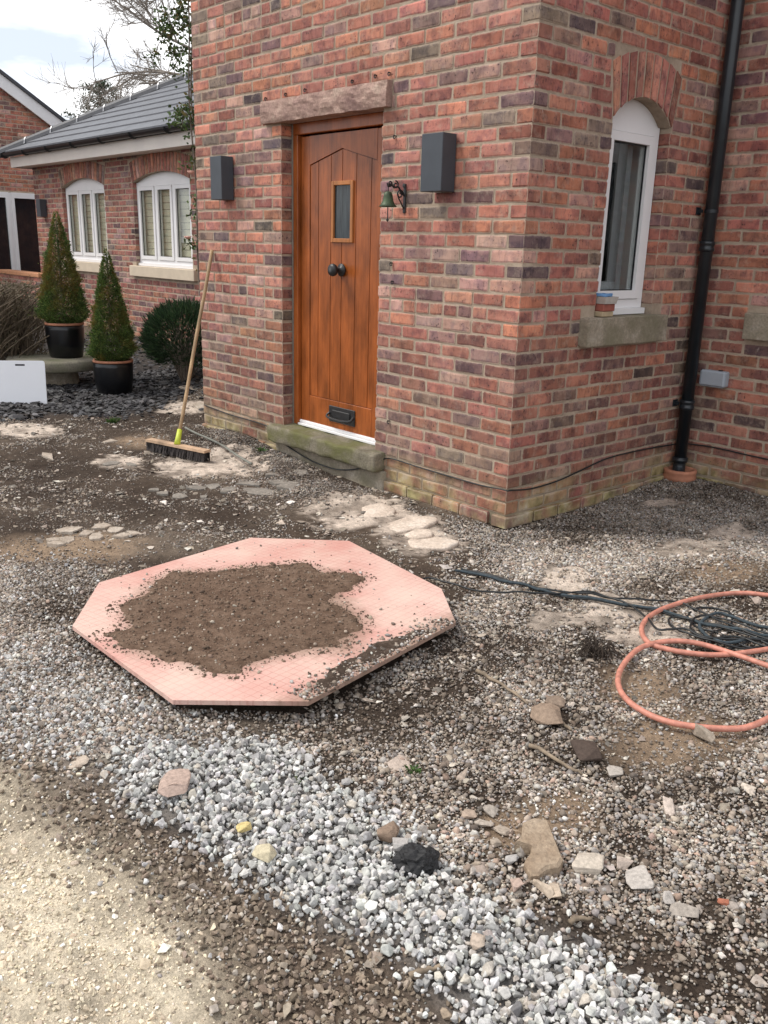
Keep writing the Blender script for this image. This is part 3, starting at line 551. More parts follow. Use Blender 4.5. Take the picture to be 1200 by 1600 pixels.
c_near = muddy(pick(peb, pw, n), x, y); P1 = [x, y, samp(H, x, y) + s * .1 + rng.uniform(0, .005, n), s, c_near]
d_far = np.clip(m_left * .9 + m_wall * .95 + m_doorg * .95 + .11 * patch2 * patch, 0, 1) * (1 - m_near) * (1 - m_soil * .55) * open_ * (1 - m_slate)
x, y = spread(d_far, 26000); n = len(x); s = np.clip(rng.lognormal(math.log(.0085), .34, n), .0045, .024)
c = muddy(pick(peb, pw, n), x, y, .2); dk = np.clip(samp(m_wall, x, y) + samp(m_doorg, x, y), 0, 1)[:, None]; c = c * (1 - .28 * dk)  # stones darkened too, carrying the painted shade of the m_wall zone
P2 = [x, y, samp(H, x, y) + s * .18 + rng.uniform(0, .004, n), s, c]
x, y = spread((.07 + .16 * patch2) * (1 - m_lime) * (1 - m_track) * notoct * invw * (1 - m_slate) * (1 - .92 * m_pale), 9000); n = len(x); s = np.clip(rng.lognormal(math.log(.007), .3, n), .004, .016)
P3 = [x, y, samp(H, x, y) + s * .15, s, muddy(pick(peb, pw, n), x, y, .25)]
cat3 = [np.concatenate([a[i] for a in (P1, P2, P3)]) for i in range(5)]
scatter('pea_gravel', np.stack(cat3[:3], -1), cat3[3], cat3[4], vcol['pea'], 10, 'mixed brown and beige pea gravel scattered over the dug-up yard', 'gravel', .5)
# pale crushed limestone in a diagonal band
lim = [(.44, .43, .41), (.55, .54, .515), (.32, .312, .302), (.68, .665, .635), (.47, .425, .37), (.19, .186, .182)]
x, y = spread(np.clip(m_lime * (.55 + 1.1 * fine), 0, 1) * invw, 10500); n = len(x); s = np.clip(rng.lognormal(math.log(.0185), .36, n), .008, .045); lay = rng.random(n)
A1 = [x, y, samp(H, x, y) + s * .12 + lay * .018, s, pick(lim, [5, 4, 3, 2, 2, 1.2], n, .1)]
x, y = spread(np.clip(m_lime2 * .8 + blur(m_lime, 9) * .25 + m_left * .12, 0, 1) * (1 - m_lime) * (1 - m_track) * invw * notoct, 9000); n = len(x); s = np.clip(rng.lognormal(math.log(.0135), .36, n), .006, .036)
A2 = [x, y, samp(H, x, y) + s * .15 + rng.random(n) * .006, s, pick(lim + [(.42, .34, .28), (.36, .30, .255)], [5, 4, 2.5, 3, 3, 1, 3, 2.5], n, .14)]
ac = [np.concatenate([a[i] for a in (A1, A2)]) for i in range(5)]
scatter('limestone_gravel', np.stack(ac[:3], -1), ac[3], ac[4], vcol['crushed'], 14, 'pale grey crushed limestone lying in a diagonal band across the yard', 'gravel', .7)
# gritty yellow track and brown edge
sand = [(.68, .59, .445), (.74, .66, .53), (.60, .51, .38), (.78, .74, .67), (.49, .415, .32)]
x, y = spread(m_track * invw * (.35 + .65 * patch2), 13000); n = len(x); s = np.clip(rng.lognormal(math.log(.0078), .45, n), .003, .036)
T1 = [x, y, samp(H, x, y) + s * .08, s, pick(sand, [5, 3, 4, 1, 2], n, .1)]
bro = [(.25, .197, .148), (.20, .155, .116), (.31, .255, .20), (.14, .108, .082), (.38, .335, .285)]
x, y = spread(np.clip(m_brown * 1.1, 0, 1) * np.clip(1 - m_track, 0, 1) ** 2.2 * (1 - m_lime) * invw, 13000); n = len(x); s = np.clip(rng.lognormal(math.log(.0115), .40, n), .005, .036)
T2 = [x, y, samp(H, x, y) + s * .12 + rng.random(n) * .004, s, pick(bro, [5, 4, 3, 2, 1.5], n, .12)]
tc = [np.concatenate([a[i] for a in (T1, T2)]) for i in range(5)]
scatter('crushed_stone', np.stack(tc[:3], -1), tc[3], tc[4], vcol['chip'], 10, 'cream and brown crushed stone on the sandy track', 'gravel', .5)
# stone flakes over the bare earth, dark slate mulch in the bed
fl = [(.36, .30, .245), (.25, .21, .17), (.44, .385, .325), (.16, .14, .12), (.56, .51, .455)]
x, y = spread((1 - m_near) * (1 - m_wall) * (1 - m_track) * (1 - m_brown) * (1 - m_lime) * (1 - m_slate) * invw * notoct * (.15 + .85 * patch * patch2) , 480); n = len(x); s = np.clip(rng.lognormal(math.log(.026), .45, n), .01, .085)
F1 = [x, y, samp(H, x, y) + s * .05, s, pick(fl, [4, 4, 2, 3, 1.2], n)]
x, y = spread(m_near * invw * (1 - m_lime) * (.3 + 1.2 * m_soil), 260); n = len(x); s = np.clip(rng.lognormal(math.log(.024), .4, n), .012, .07)
F2 = [x, y, samp(H, x, y) + s * .12, s, pick(fl, [4, 2, 3, 2, 2], n)]
fc = [np.concatenate([a[i] for a in (F1, F2)]) for i in range(5)]
scatter('stone_flakes', np.stack(fc[:3], -1), fc[3], fc[4], vcol['flake'], 8, 'thin broken stone flakes strewn over the bare brown earth', 'stone flakes', .22)
sl = [(.055, .053, .055), (.085, .083, .085), (.13, .125, .125), (.035, .033, .034)]
bed = np.clip(m_slate + bank * .4, 0, 1) * (.4 + .6 * patch2)
x, y = spread(bed, 1500); n = len(x); s = np.clip(rng.lognormal(math.log(.05), .35, n), .02, .12)
S1 = [x, y, samp(H, x, y) + s * .06 + rng.random(n) * .012, s, pick(sl, [4, 3, 1.5, 2], n)]
x2 = rng.uniform(-9.5, -6.2, 2500); y2 = rng.uniform(-1.0, 2.1, 2500); s2 = np.clip(rng.lognormal(math.log(.055), .35, 2500), .02, .12)
S2 = [x2, y2, samp(H, x2, y2) + s2 * .06, s2, pick(sl, [4, 3, 1.5, 2], 2500)]
sc = [np.concatenate([a[i] for a in (S1, S2)]) for i in range(5)]
scatter('slate_mulch', np.stack(sc[:3], -1), sc[3], sc[4], vcol['flake'], 8, 'dark slate chippings mulching the bed round the black pots', 'slate chippings', .3)

# ------------------------------------------------------------------ bricks
BL, BH, BD, CL, CH = 0.215, 0.065, 0.1025, 0.225, 0.075
def brick_shape(l, h, d, seed):
    rr = random.Random(seed); c = 0.006; a, b = l / 2, h / 2
    out = [(-a, -b + c), (-a, b - c), (-a + c, b), (rr.uniform(-.3, .3) * l, b), (a - c, b), (a, b - c), (a, -b + c), (a - c, -b), (rr.uniform(-.3, .3) * l, -b), (-a + c, -b)]
    out = [(x + rr.uniform(-.0022, .0022), z + rr.uniform(-.0028, .0028)) for x, z in out]
    i = 0.010
    vs = [(x * (1 - i / a), rr.uniform(-.0012, .0008), z * (1 - i / b)) for x, z in out] + [(x, 0.0022 + rr.uniform(0, .0016), z) for x, z in out] + [(x, d, z) for x, z in out]
    n = 10
    fs = [tuple(range(n))] + [(n + k, n + (k + 1) % n, (k + 1) % n, k) for k in range(n)] + [(2 * n + k, 2 * n + (k + 1) % n, n + (k + 1) % n, n + k) for k in range(n)]
    return np.array(vs), fs
BV = {}
EDGE = [0.0] * 10 + [1.0, 1.0, 0.0, 0.0] * 10 + [0.0] * 40
for kind, l in (('stretcher', BL), ('header', BD)):
    for i in range(8): BV[kind, i] = brick_shape(l, BH, BD, 31 * i + int(l * 1000))
BMESH = {}
def brick_mesh(key):
    if key not in BMESH:
        v, f = BV[key]; me = bpy.data.meshes.new('brick'); me.from_pydata([tuple(p) for p in v], [], f); me.materials.append(M['brick']); me.update(); ea = me.attributes.new('edge', 'FLOAT', 'CORNER'); ea.data.foreach_set('value', EDGE)
        bm = bmesh.new(); bm.from_mesh(me); bmesh.ops.recalc_face_normals(bm, faces=bm.faces[:]); bm.to_mesh(me); bm.free(); BMESH[key] = me
    return BMESH[key]
PAL = [((.51, .225, .165), 8.5), ((.54, .235, .15), 4.5), ((.46, .19, .14), 7.5), ((.375, .16, .125), 4.5), ((.27, .155, .145), 2.5), ((.17, .122, .118), .8), ((.28, .21, .165), 1.3), ((.57, .34, .27), 2.6), ((.38, .24, .20), 2.4)]
brand = random.Random(5)
def brick_col(z, tone=(1, 1, 1), low=True):
    c = brand.choices([p[0] for p in PAL], [p[1] for p in PAL])[0]
    j = brand.gauss(.93, .12)
    if low and z < 1.0:        # the lower courses are older, browner bricks
        q = .20 + .25 * (1 - max(0, z)); c = tuple((1 - q) * a + q * b for a, b in zip(c, (.22, .135, .10))); j *= .92
    return tuple(min(.7, max(.03, x * j * t * brand.gauss(1, .035))) for x, t in zip(c, tone))
class Wall:
    # s runs along the wall from origin o in direction u; n points outward
    def __init__(s, o, u, n): s.o, s.u, s.n = Vector(o), Vector(u), Vector(n); s.rot = math.atan2(s.n.x, -s.n.y); s.list = []
    def at(s, a, z, d=0.0): p = s.o + s.u * a + s.n * d; return Vector((p.x, p.y, z))
    def put(s, a, b, z0, z1, proud=0.0, col_=None):
        s.list.append((a, b, z0, z1, proud, col_ or brick_col((z0 + z1) / 2)))
    def course(s, k, z0, length, first, holes, proud=0.0, ext=0.0, skip_first=False, header=False, gap0=0.0, gap1=0.0, tone=(1, 1, 1), low=True):
        js = [-ext]; p = first
        step = CL / 2 if header else CL
        while p < length - 1e-4: js.append(p); p += step
        js.append(length)
        for i in range(len(js) - 1):
            if i == 0 and skip_first: continue
            a, b = js[i] + (0.005 if i else gap0), js[i + 1] - (0.005 if i < len(js) - 2 else gap1)
            segs = [(a, b)]
            for h0, h1, hz0, hz1, hc in holes:
                if z0 + CH - .012 <= hz0 or z0 + .012 >= hz1: continue
                if callable(h0): lo, hi = h0(z0), h1(z0)
                else: lo, hi = h0, h1
                new = []
                for q, r in segs:
                    if r <= lo or q >= hi: new.append((q, r)); continue
                    if q < lo: new.append((q, lo - hc))
                    if r > hi: new.append((hi + hc, r))
                segs = new
            for q, r in segs:
                if r - q > .022:
                    s.put(q, r, z0 + .005 + brand.uniform(-.0015, .0015), z0 + CH - .005 + brand.uniform(-.0015, .0015), proud + brand.uniform(-.0015, .002), brick_col(z0, tone, low))
def emit_bricks(walls, house, limit=300, extra=None):
    items = []
    for w in walls:
        for a, b, z0, z1, pr, c in w.list:
            p = w.at((a + b) / 2, (z0 + z1) / 2); d = CAM - p; dist = d.length; v = -d
            depth = v.dot(_fw); sx, sy = v.dot(_r2) / max(depth, .01) * FPX, v.dot(_u2) / max(depth, .01) * FPX
            vis = depth > 0 and abs(sx) < 620 and abs(sy) < 815 and d.dot(w.n) > 0
            items.append(((b - a) * (z1 - z0) * max(0, d.dot(w.n) / dist) / dist ** 2 if vis else 0, w, a, b, z0, z1, pr, c))
    items.sort(key=lambda t: -t[0])
    for area, w, a, b, z0, z1, pr, c in items[:limit]:
        kind = 'stretcher' if b - a > .15 else 'header'; l0 = BL if kind == 'stretcher' else BD
        o = bpy.data.objects.new('brick', brick_mesh((kind, brand.randrange(8)))); link(o)
        o.location = w.at((a + b) / 2, (z0 + z1) / 2, pr); o.rotation_euler = (0, 0, w.rot); o.scale = ((b - a) / l0, 1, (z1 - z0) / BH); o.color = (*c, 1)
        adopt(o, house)
    vs, fs, cs = [], [], []; n = 0
    for area, w, a, b, z0, z1, pr, c in items[limit:]:
        kind = 'stretcher' if b - a > .15 else 'header'; l0 = BL if kind == 'stretcher' else BD
        v, f = BV[kind, brand.randrange(8)]; v = v * np.array(((b - a) / l0, 1, (z1 - z0) / BH))
        cr, sr = math.cos(w.rot), math.sin(w.rot); p = w.at((a + b) / 2, (z0 + z1) / 2, pr)
        vs.append(np.stack([v[:, 0] * cr - v[:, 1] * sr + p.x, v[:, 0] * sr + v[:, 1] * cr + p.y, v[:, 2] + p.z], -1))
        fs += [tuple(i + n for i in q) for q in f]; cs.append(np.tile(c, (len(v), 1))); n += len(v)
    if vs:
        o = mesh_obj('brickwork', np.concatenate(vs), fs, M['brickwork'], house, False, np.concatenate(cs)); o['kind'] = 'stuff'
        ea = o.data.attributes.new('edge', 'FLOAT', 'CORNER'); ea.data.foreach_set('value', EDGE * len(vs))
        bm = bmesh.new(); bm.from_mesh(o.data); bmesh.ops.recalc_face_normals(bm, faces=bm.faces[:]); bm.to_mesh(o.data); bm.free()
def arc_pts(hw, zs, zc, n):
    rise = zc - zs; Rr = (hw * hw + rise * rise) / (2 * rise); c = zc - Rr; th = math.asin(min(1, hw / Rr))
    return [(Rr * math.sin(th * (2 * i / n - 1)), c + Rr * math.cos(th * (2 * i / n - 1))) for i in range(n + 1)]
def arch(wall, sc, hw, zs, zc, ohw, ozs, ozc, n, house, proud=0.001):
    A, B = arc_pts(hw, zs, zc, n), arc_pts(ohw, ozs, ozc, n)
    for i in range(n):
        q = [A[i], A[i + 1], B[i + 1], B[i]]; cx = sum(p[0] for p in q) / 4; cz = sum(p[1] for p in q) / 4
        k = brand.uniform(.66, .74); q = [(cx + (x - cx) * k, cz + (z - cz) * .985) for x, z in q]
        m = MB().prism([(x + sc, z) for x, z in q], proud + .002 + brand.uniform(-.001, .002), -.11, lambda a, b, d: tuple(wall.at(a, b, d)))
        o = m.build('arch_brick', M['brick'], house); o.color = (*brick_col(2), 1)
def arch_hole(sc, hw, zs, zc, ohw, ozs, ozc):
    rise = ozc - ozs; Rr = (ohw * ohw + rise * rise) / (2 * rise); c = ozc - Rr
    def half(z):
        zt = z + CH - .005; best = 0
        for q in (z + .005, z + CH / 2, zt):
            if q <= zs: h = hw
            elif q <= ozs: h = hw + (ohw - hw) * (q - zs) / (ozs - zs)
            elif q < ozc: h = math.sqrt(max(0, Rr * Rr - (q - c) ** 2))
            else: h = 0
            best = max(best, h)
        return best
    return (lambda z: sc - half(z), lambda z: sc + half(z))
def mortar_wall(wall, length, z0, z1, holes, house, rec=.004, thick=.24, name='wall'):
    # mortar body split round rectangular holes (s0,s1,z0,z1)
    m = MB(); cuts = sorted({0, length, *[h[0] for h in holes], *[h[1] for h in holes]})
    for a, b in zip(cuts[:-1], cuts[1:]):
        zs = [z0]
        for h in sorted([h for h in holes if h[0] < (a + b) / 2 < h[1]], key=lambda h: h[2]): zs += [h[2], h[3]]
        zs.append(z1)
        for i in range(0, len(zs), 2):
            if zs[i + 1] - zs[i] > .002:
                m.prism([(a, zs[i]), (b, zs[i]), (b, zs[i + 1]), (a, zs[i + 1])], -rec, -thick, lambda s_, z_, d: tuple(wall.at(s_, z_, d)))
    return m.build(name, M['mortar'], house)
def window(house, wall, sc, w, z0, zs, zc, lights, front, name='window', glass_tone='glass'):
    f = lambda a, b, d: tuple(wall.at(sc + a, b, d)); h = w / 2; t = .05
    def bar(m, a0, a1, b0, b1, d0, d1): m.prism([(a0, b0), (a1, b0), (a1, b1), (a0, b1)], d0, d1, f)
    m = MB(); bar(m, -h, -h + t, z0, zs, front, front - .07); bar(m, h - t, h, z0, zs, front, front - .07)
    bar(m, -h + t, h - t, z0, z0 + t, front, front - .07); bar(m, -h + t, h - t, zs - t, zs, front, front - .07)
    ww = (w - 2 * t) / lights
    for i in range(1, lights): bar(m, -h + t + ww * i - .022, -h + t + ww * i + .022, z0 + t, zs - t, front - .001, front - .069)
    root = m.build(name, M['white'], house)
    MB().prism([(-h, zs + .001)] + [(a, b + .001) for a, b in arc_pts(h, zs, zc, 14)][1:-1] + [(h, zs + .001)], front - .012, front - .07, f).build('arch_panel', M['white'], root)
    m = MB(); bar(m, -h - .0, h + .0, z0 - .035, z0 - .001, front + .03, front - .07); m.build('cill', M['white'], root)
    for i in range(lights):
        a0 = -h + t + ww * i + (.022 if i else 0) + .004; a1 = -h + t + ww * (i + 1) - (.022 if i < lights - 1 else 0) - .004; b0, b1 = z0 + t + .004, zs - t - .004; q = .048
        m = MB(); bar(m, a0, a0 + q, b0, b1, front + .012, front - .05); bar(m, a1 - q, a1, b0, b1, front + .012, front - .05)
        bar(m, a0 + q, a1 - q, b0, b0 + q, front + .012, front - .05); bar(m, a0 + q, a1 - q, b1 - q, b1, front + .012, front - .05); m.build('sash', M['white'], root)
        m = MB(); bar(m, a0 + q, a1 - q, b0 + q, b1 - q, front - .018, front - .024); m.build('pane', M['glass'], root)
        m = MB()
        for (c0, c1, e0, e1) in ((a0 + q, a0 + q + .006, b0 + q, b1 - q), (a1 - q - .006, a1 - q, b0 + q, b1 - q), (a0 + q + .006, a1 - q - .006, b0 + q, b0 + q + .006), (a0 + q + .006, a1 - q - .006, b1 - q - .006, b1 - q)): bar(m, c0, c1, e0, e1, front - .008, front - .0178)
        m.build('gasket', M['black'], root)
    m = MB(); e = front - .0705
    for q0, q1, r0, r1 in ((-h + .002, -h + .02, z0, zs), (h - .02, h - .002, z0, zs), (-h + .02, h - .02, z0 + .0, z0 + .02), (-h + .02, h - .02, zs - .02, zs)): bar(m, q0, q1, r0, r1, e, -.262)
    m.build('reveal_lining', M['white'], root)
    # dark room behind the panes
    m = MB(); bar(m, -h - .3, h + .3, z0 - .3, zs + .3, -1.5, -1.55); bar(m, -h - .35, -h - .3, z0 - .3, zs + .3, -.26, -1.5); bar(m, h + .3, h + .35, z0 - .3, zs + .3, -.26, -1.5)
    bar(m, -h - .3, h + .3, zs + .3, zs + .35, -.26, -1.5); bar(m, -h - .3, h + .3, z0 - .35, z0 - .3, -.26, -1.5); m.build('room', M['dark'], root)
    return root, f

# ------------------------------------------------------------------ the brick house (front wall with the door, side wall with the window, return wall)
house = thing('brick_house', (-1.6, 1.0, 0), 'red brick house with an oak door, stone lintel and narrow arched side window', 'house')
FL, SL_, RL, TOP, BOT = 3.2625, 1.8, 3.4, 4.95, -.225
front = Wall((0, 0, 0), (-1, 0, 0), (0, -1, 0)); sidew = Wall((0, 0, 0), (0, 1, 0), (1, 0, 0)); ret = Wall((0, SL_, 0), (1, 0, 0), (0, -1, 0))
DO0, DO1 = 1.125, 2.1375
LINTEL = (1.045, 2.318, 2.262, 2.40)
WC, WHW = .95625, .28125
ah = arch_hole(WC, WHW, 2.2, 2.325, .35, 2.465, 2.55)
fholes = [(DO0, DO1, .135, 2.262, 0.0), (LINTEL[0], LINTEL[1], LINTEL[2], LINTEL[3], .004)]
sholes = [(WC - WHW, WC + WHW, 1.145, 2.2, 0.0), (.535, 1.355, .985, 1.145, .003), (ah[0], ah[1], 2.2, 2.55, .006)]
rholes = [(.34, 1.75, 1.005, 1.165, .003), (.49, 1.6, 1.165, 2.3, 0.0)]
k0 = -32
for k in range(k0, 37):
    z0 = 2.55 - CH * (k + 1); pr = .0
    if k == 33: pr = .022
    if k >= 34: pr = .035
    even = k % 2 == 0; hd = (k == 18 or k == -6)
    front.course(k, z0, FL, CL if even else CL / 2, fholes, pr, skip_first=not even and not hd, header=hd, ext=pr if even else 0)
    sidew.course(k, z0, SL_ - .004, CL / 2 if even else CL, sholes, pr, skip_first=even and not hd, header=hd, gap1=.005, ext=0 if even else pr)
    ret.course(k, z0, RL, CL if even else CL / 2, rholes, 0, header=hd, gap0=.006)
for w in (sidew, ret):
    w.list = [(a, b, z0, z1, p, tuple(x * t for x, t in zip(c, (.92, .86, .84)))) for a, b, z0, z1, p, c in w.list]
mfw = Wall((-.004, 0, 0), (-1, 0, 0), (0, -1, 0)); mortar_wall(mfw, FL - .008, BOT - .1, TOP, [(DO0 - .012, DO1 + .004, .2, 2.30)], house, thick=.3, name='front_wall')
mw = Wall((0, .3, 0), (0, 1, 0), (1, 0, 0)); mortar_wall(mw, SL_ - .3, BOT - .1, TOP, [(WC - WHW - .3 - .009, WC + WHW - .3 + .009, 1.1, 2.36)], house, name='side_wall')
mortar_wall(ret, RL, BOT - .1, TOP, [(.49, 1.6, 1.12, 2.35)], house, name='return_wall')
# arch ground of mortar behind the voussoirs
MB().prism([(WC + a, b) for a, b in arc_pts(WHW, 2.2, 2.325, 12)] + [(WC + .30, 2.37), (WC - .30, 2.37)], -.005, -.235, lambda a, b, d: tuple(sidew.at(a, b, d))).build('arch_mortar', M['mortar'], house)
arch(sidew, WC, WHW + .004, 2.2, 2.325, .35, 2.465, 2.55, 9, house)
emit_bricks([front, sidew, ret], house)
# the rest of the house behind: plain walls and a roof
m = MB(); m.box(-FL + .005, -FL + .25, .3, 8, BOT, TOP); m.box(RL, RL + .2, SL_ + .01, 8, BOT, TOP); m.box(-FL, RL + .2, 8, 8.2, BOT, TOP); m.build('back_wall', M['mortar'], house)
m = MB(); m.add([(-FL - .2, -.2, TOP), (.2, -.2, TOP), (-FL / 2, -.2, TOP + 1.4), (-FL - .2, 4, TOP), (.2, 4, TOP), (-FL / 2, 4, TOP + 1.4)], [(0, 1, 2), (3, 5, 4), (0, 2, 5, 3), (1, 4, 5, 2), (0, 3, 4, 1)])
m.add([(-FL - .2, SL_ - .2, TOP + .01), (RL + .4, SL_ - .2, TOP + .01), (RL + .4, 8.4, TOP + .01), (-FL - .2, 8.4, TOP + .01), (-FL - .2, 5, TOP + 2.2), (RL + .4, 5, TOP + 2.2)], [(0, 1, 5, 4), (2, 3, 4, 5), (0, 4, 3), (1, 2, 5), (0, 3, 2, 1)])
m.build('roof', M['tile'], house)

# lintel, step, sills
def lintel():
    bm = bmesh.new(); x0, x1, y0, y1, z0, z1 = -LINTEL[1], -LINTEL[0], -.035, .2, LINTEL[2], LINTEL[3]
    bmesh.ops.create_cube(bm, size=1.0)
    for v in bm.verts: v.co = Vector(((x0 + x1) / 2 + v.co.x * (x1 - x0), (y0 + y1) / 2 + v.co.y * (y1 - y0), (z0 + z1) / 2 + v.co.z * (z1 - z0)))
    for ax, lo, hi, k in ((0, x0, x1, 70), (2, z0, z1, 10), (1, y0, y1, 8)):
        for i in range(1, k):
            c = Vector((0, 0, 0)); c[ax] = lo + (hi - lo) * i / k; nn = Vector((0, 0, 0)); nn[ax] = 1
            bmesh.ops.bisect_plane(bm, geom=bm.verts[:] + bm.edges[:] + bm.faces[:], plane_co=c, plane_no=nn)
    for v in bm.verts:
        if v.co.y < -.03:
            tz = (v.co.z - z0) / (z1 - z0); q = v.co.copy(); q.x *= .55; q.z += q.x * .25
            v.co.y -= .010 * math.sin(math.pi * min(1, max(0, tz))) + .009 * mnoise.noise(q * 17) + .006 * mnoise.noise(q * 41)
            v.co.z += .004 * mnoise.noise(v.co * 9)
    return MB().bm(bm).build('lintel', M['lintel'], house)
lintel()
st = rough_box('doorstep', -2.215, -1.02, -.095, .16, .125, .243, .035, .012, 7, M['step'], house, .02, 3.0)
rough_box('window_sill', -.02, .062, .535, 1.345, .985, 1.143, .04, .003, 8, M['sill'], house, .006, 1.0, False)
MB().box(-.2, -.02, WC - WHW + .002, WC + WHW - .002, 1.10, 1.1425).build('window_sill', M['sill'], house)
rough_box('window_sill', .345, 1.745, SL_ - .055, SL_ + .02, 1.005, 1.163, .05, .003, 8, M['sill'], house, .006, 2.0, False)
wnd, wf = window(house, sidew, WC, WHW * 2 - .006, 1.182, 2.2, 2.322, 1, -.072)
m = MB()
for a0, a1, b0, b1 in ((-.16, -.11, 1.26, 2.14), (.11, .16, 1.26, 2.14), (-.11, .11, 1.26, 1.33)): m.prism([(a0, b0), (a1, b0), (a1, b1), (a0, b1)], -.16, -.22, wf)
m.build('inner_frame', M['greyframe'], wnd)
MB().prism([(-.25, 1.0), (-.06, 1.0), (-.06, 2.35), (-.25, 2.35)], -.55, -.56, wf).build('reflection_curtain', M['reflection_curtain'], wnd)  # added pale panel, stands in for the reflection in this pane
rw, _ = window(house, ret, 1.045, 1.10, 1.20, 2.2, 2.3, 2, -.072)

# front door
door = MB().box(-2.068, -1.193, .128, .150, .262, 2.182).build('door', M['door'], house)
YD = .112
def dbox(name, x0, x1, z0, z1, y0=YD, y1=.1278, mat='door', bev=.003): return MB().box(x0, x1, y0, y1, z0, z1, bev).build(name, M[mat], door)
dbox('stile', -2.066, -1.972, .264, 2.18); dbox('stile', -1.289, -1.195, .264, 2.18)
dbox('bottom_rail', -1.971, -1.290, .264, .470)
ap = (-1.6305, 2.088); vl, vr = (-1.971, 2.003), (-1.290, 2.003)
MB().prism([vl, ap, vr, (-1.290, 2.18), (-1.971, 2.18)], YD, .1278, lambda a, b, d: (a, d, b)).build('head_panel', M['door'], door)
gr = [-1.971, -1.882, -1.748, -1.632, -1.490, -1.345, -1.290]
def vtop(x): return vl[1] + (ap[1] - vl[1]) * (1 - abs(x - ap[0]) / (ap[0] - vl[0])) - .006
GW = (-1.735, -1.512, 1.515, 1.893)
def board(x0, x1):
    x0 += .003; x1 -= .003; y0, y1 = YD + .007, .1277; f = lambda a, b, d: (a, d, b)
    if x1 <= GW[0] or x0 >= GW[1]: pieces = [[(x0, .474), (x1, .474), (x1, vtop(x1))] + ([(ap[0], vtop(ap[0]))] if x0 < ap[0] < x1 else []) + [(x0, vtop(x0))]]
    else:
        lo, hi = max(x0, GW[0]), min(x1, GW[1])
        pieces = [[(x0, .474), (x1, .474), (x1, GW[2] + .004), (x0, GW[2] + .004)], [(x0, GW[3] - .004), (x1, GW[3] - .004), (x1, vtop(x1)), (x0, vtop(x0))]]
        if x0 < GW[0] - .004: pieces.append([(x0, GW[2] + .0041), (GW[0] + .004, GW[2] + .0041), (GW[0] + .004, GW[3] - .0041), (x0, GW[3] - .0041)])
        if x1 > GW[1] + .004: pieces.append([(GW[1] - .004, GW[2] + .0041), (x1, GW[2] + .0041), (x1, GW[3] - .0041), (GW[1] - .004, GW[3] - .0041)])
    m = MB()
    for p in pieces: m.prism(p, y0, y1, f)
    return m.build('door_board', M['door'], door)
for a, b in zip(gr[:-1], gr[1:]): board(a, b)
x0, x1, z0, z1 = GW; t = .026; yf = YD - .006
m = MB(); m.box(x0, x0 + t, yf, .127, z0, z1, .003); m.box(x1 - t, x1, yf, .127, z0, z1, .003); m.box(x0 + t, x1 - t, yf, .127, z0, z0 + t, .003); m.box(x0 + t, x1 - t, yf, .127, z1 - t, z1, .003); m.build('glazing_bead', M['door_pale'], door)
MB().box(x0 + t, x1 - t, .121, .1268, z0 + t, z1 - t).build('pane', simple('door_glass', (.03, .038, .042), .06, spec=.35, var=.8, scale=9, stretch=(8, 1, .5)), door)
MB().lathe([(.0, 0), (.040, 0), (.042, -.006), (.036, -.012), (.016, -.016), (.014, -.045), (.022, -.052), (.037, -.062), (.041, -.075), (.036, -.09), (.02, -.097), (0, -.099)], (-1.618, YD - .001, 1.343), 28, 'y').build('door_knob', M['iron'], door, True)
m = MB(); m.box(-1.735, -1.455, YD - .008, YD - .0005, .325, .435, .003); m.build('letter_plate', M['iron'], door)
m = MB(); m.box(-1.69, -1.50, YD - .016, YD - .009, .352, .410, .004); m.tube(spline([(-1.725, YD - .009, .385), (-1.715, YD - .04, .362), (-1.595, YD - .045, .352), (-1.475, YD - .04, .362), (-1.465, YD - .009, .385)], 5), .008, 8); m.build('letter_flap', M['iron'], door)
m = MB(); m.box(-1.204, -1.196, YD - .02, YD - .004, 1.36, 1.46, .003); m.build('lock_plate', M['iron'], door)
fr = MB(); fr.box(-2.1335, -2.072, .085, .17, .246, 2.19, .004); fr.box(-1.189, -1.1295, .085, .17, .246, 2.19, .004); fr.box(-2.1335, -1.1295, .085, .17, 2.1915, 2.263, .004); fr.build('door_frame', M['door'], house)
m = MB(); m.box(-2.1337, -2.119, .0815, .0848, .246, 2.262); m.build('sealant_strip', simple('sealant', (.20, .18, .15), .8), house)
MB().box(-2.071, -1.190, .082, .149, .2455, .2615, .002).build('threshold', M['white'], house)
m = MB(); m.box(-2.071, -1.190, .098, .126, .2625, .2825, .004); m.build('weather_bar', M['white'], house)
# dark infill under the step
rough_box('footing', -2.2, -1.0, -.03, .1, -.2, .13, .05, .012, 8, M['sill'], house, .012, 5.0)

# ------------------------------------------------------------------ single storey wing
AY = 2.25
wing = thing('brick_wing', (-8.0, 4.0, .1), 'low brick wing with white arched windows and a hipped grey tile roof', 'building')
aw = Wall((-FL, AY, 0), (-1, 0, 0), (0, -1, 0)); AL = 9.2075
wins = [(-(-8.11) - FL, .78), (-(-10.56) - FL, .76)]
ahs = []; mh = []
for sc_, hw in wins:
    a0, a1 = arch_hole(sc_, hw, 2.245, 2.365, hw + .09, 2.50, 2.60)
    ahs += [(sc_ - hw, sc_ + hw, 1.15, 2.245, 0.0), (sc_ - hw - .12, sc_ + hw + .12, 1.01, 1.15, .003), (a0, a1, 2.245, 2.60, .006)]
    mh.append((sc_ - hw - .004, sc_ + hw + .004, 1.1, 2.37))
for k in range(0, 38):
    z0 = 2.625 - CH * (k + 1)
    aw.course(k, z0, AL, CL if k % 2 == 0 else CL / 2, ahs, 0.0, low=False, tone=(.80, .80, .86))
mortar_wall(aw, AL - .004, -.3, 2.62, mh, wing, name='front_wall')
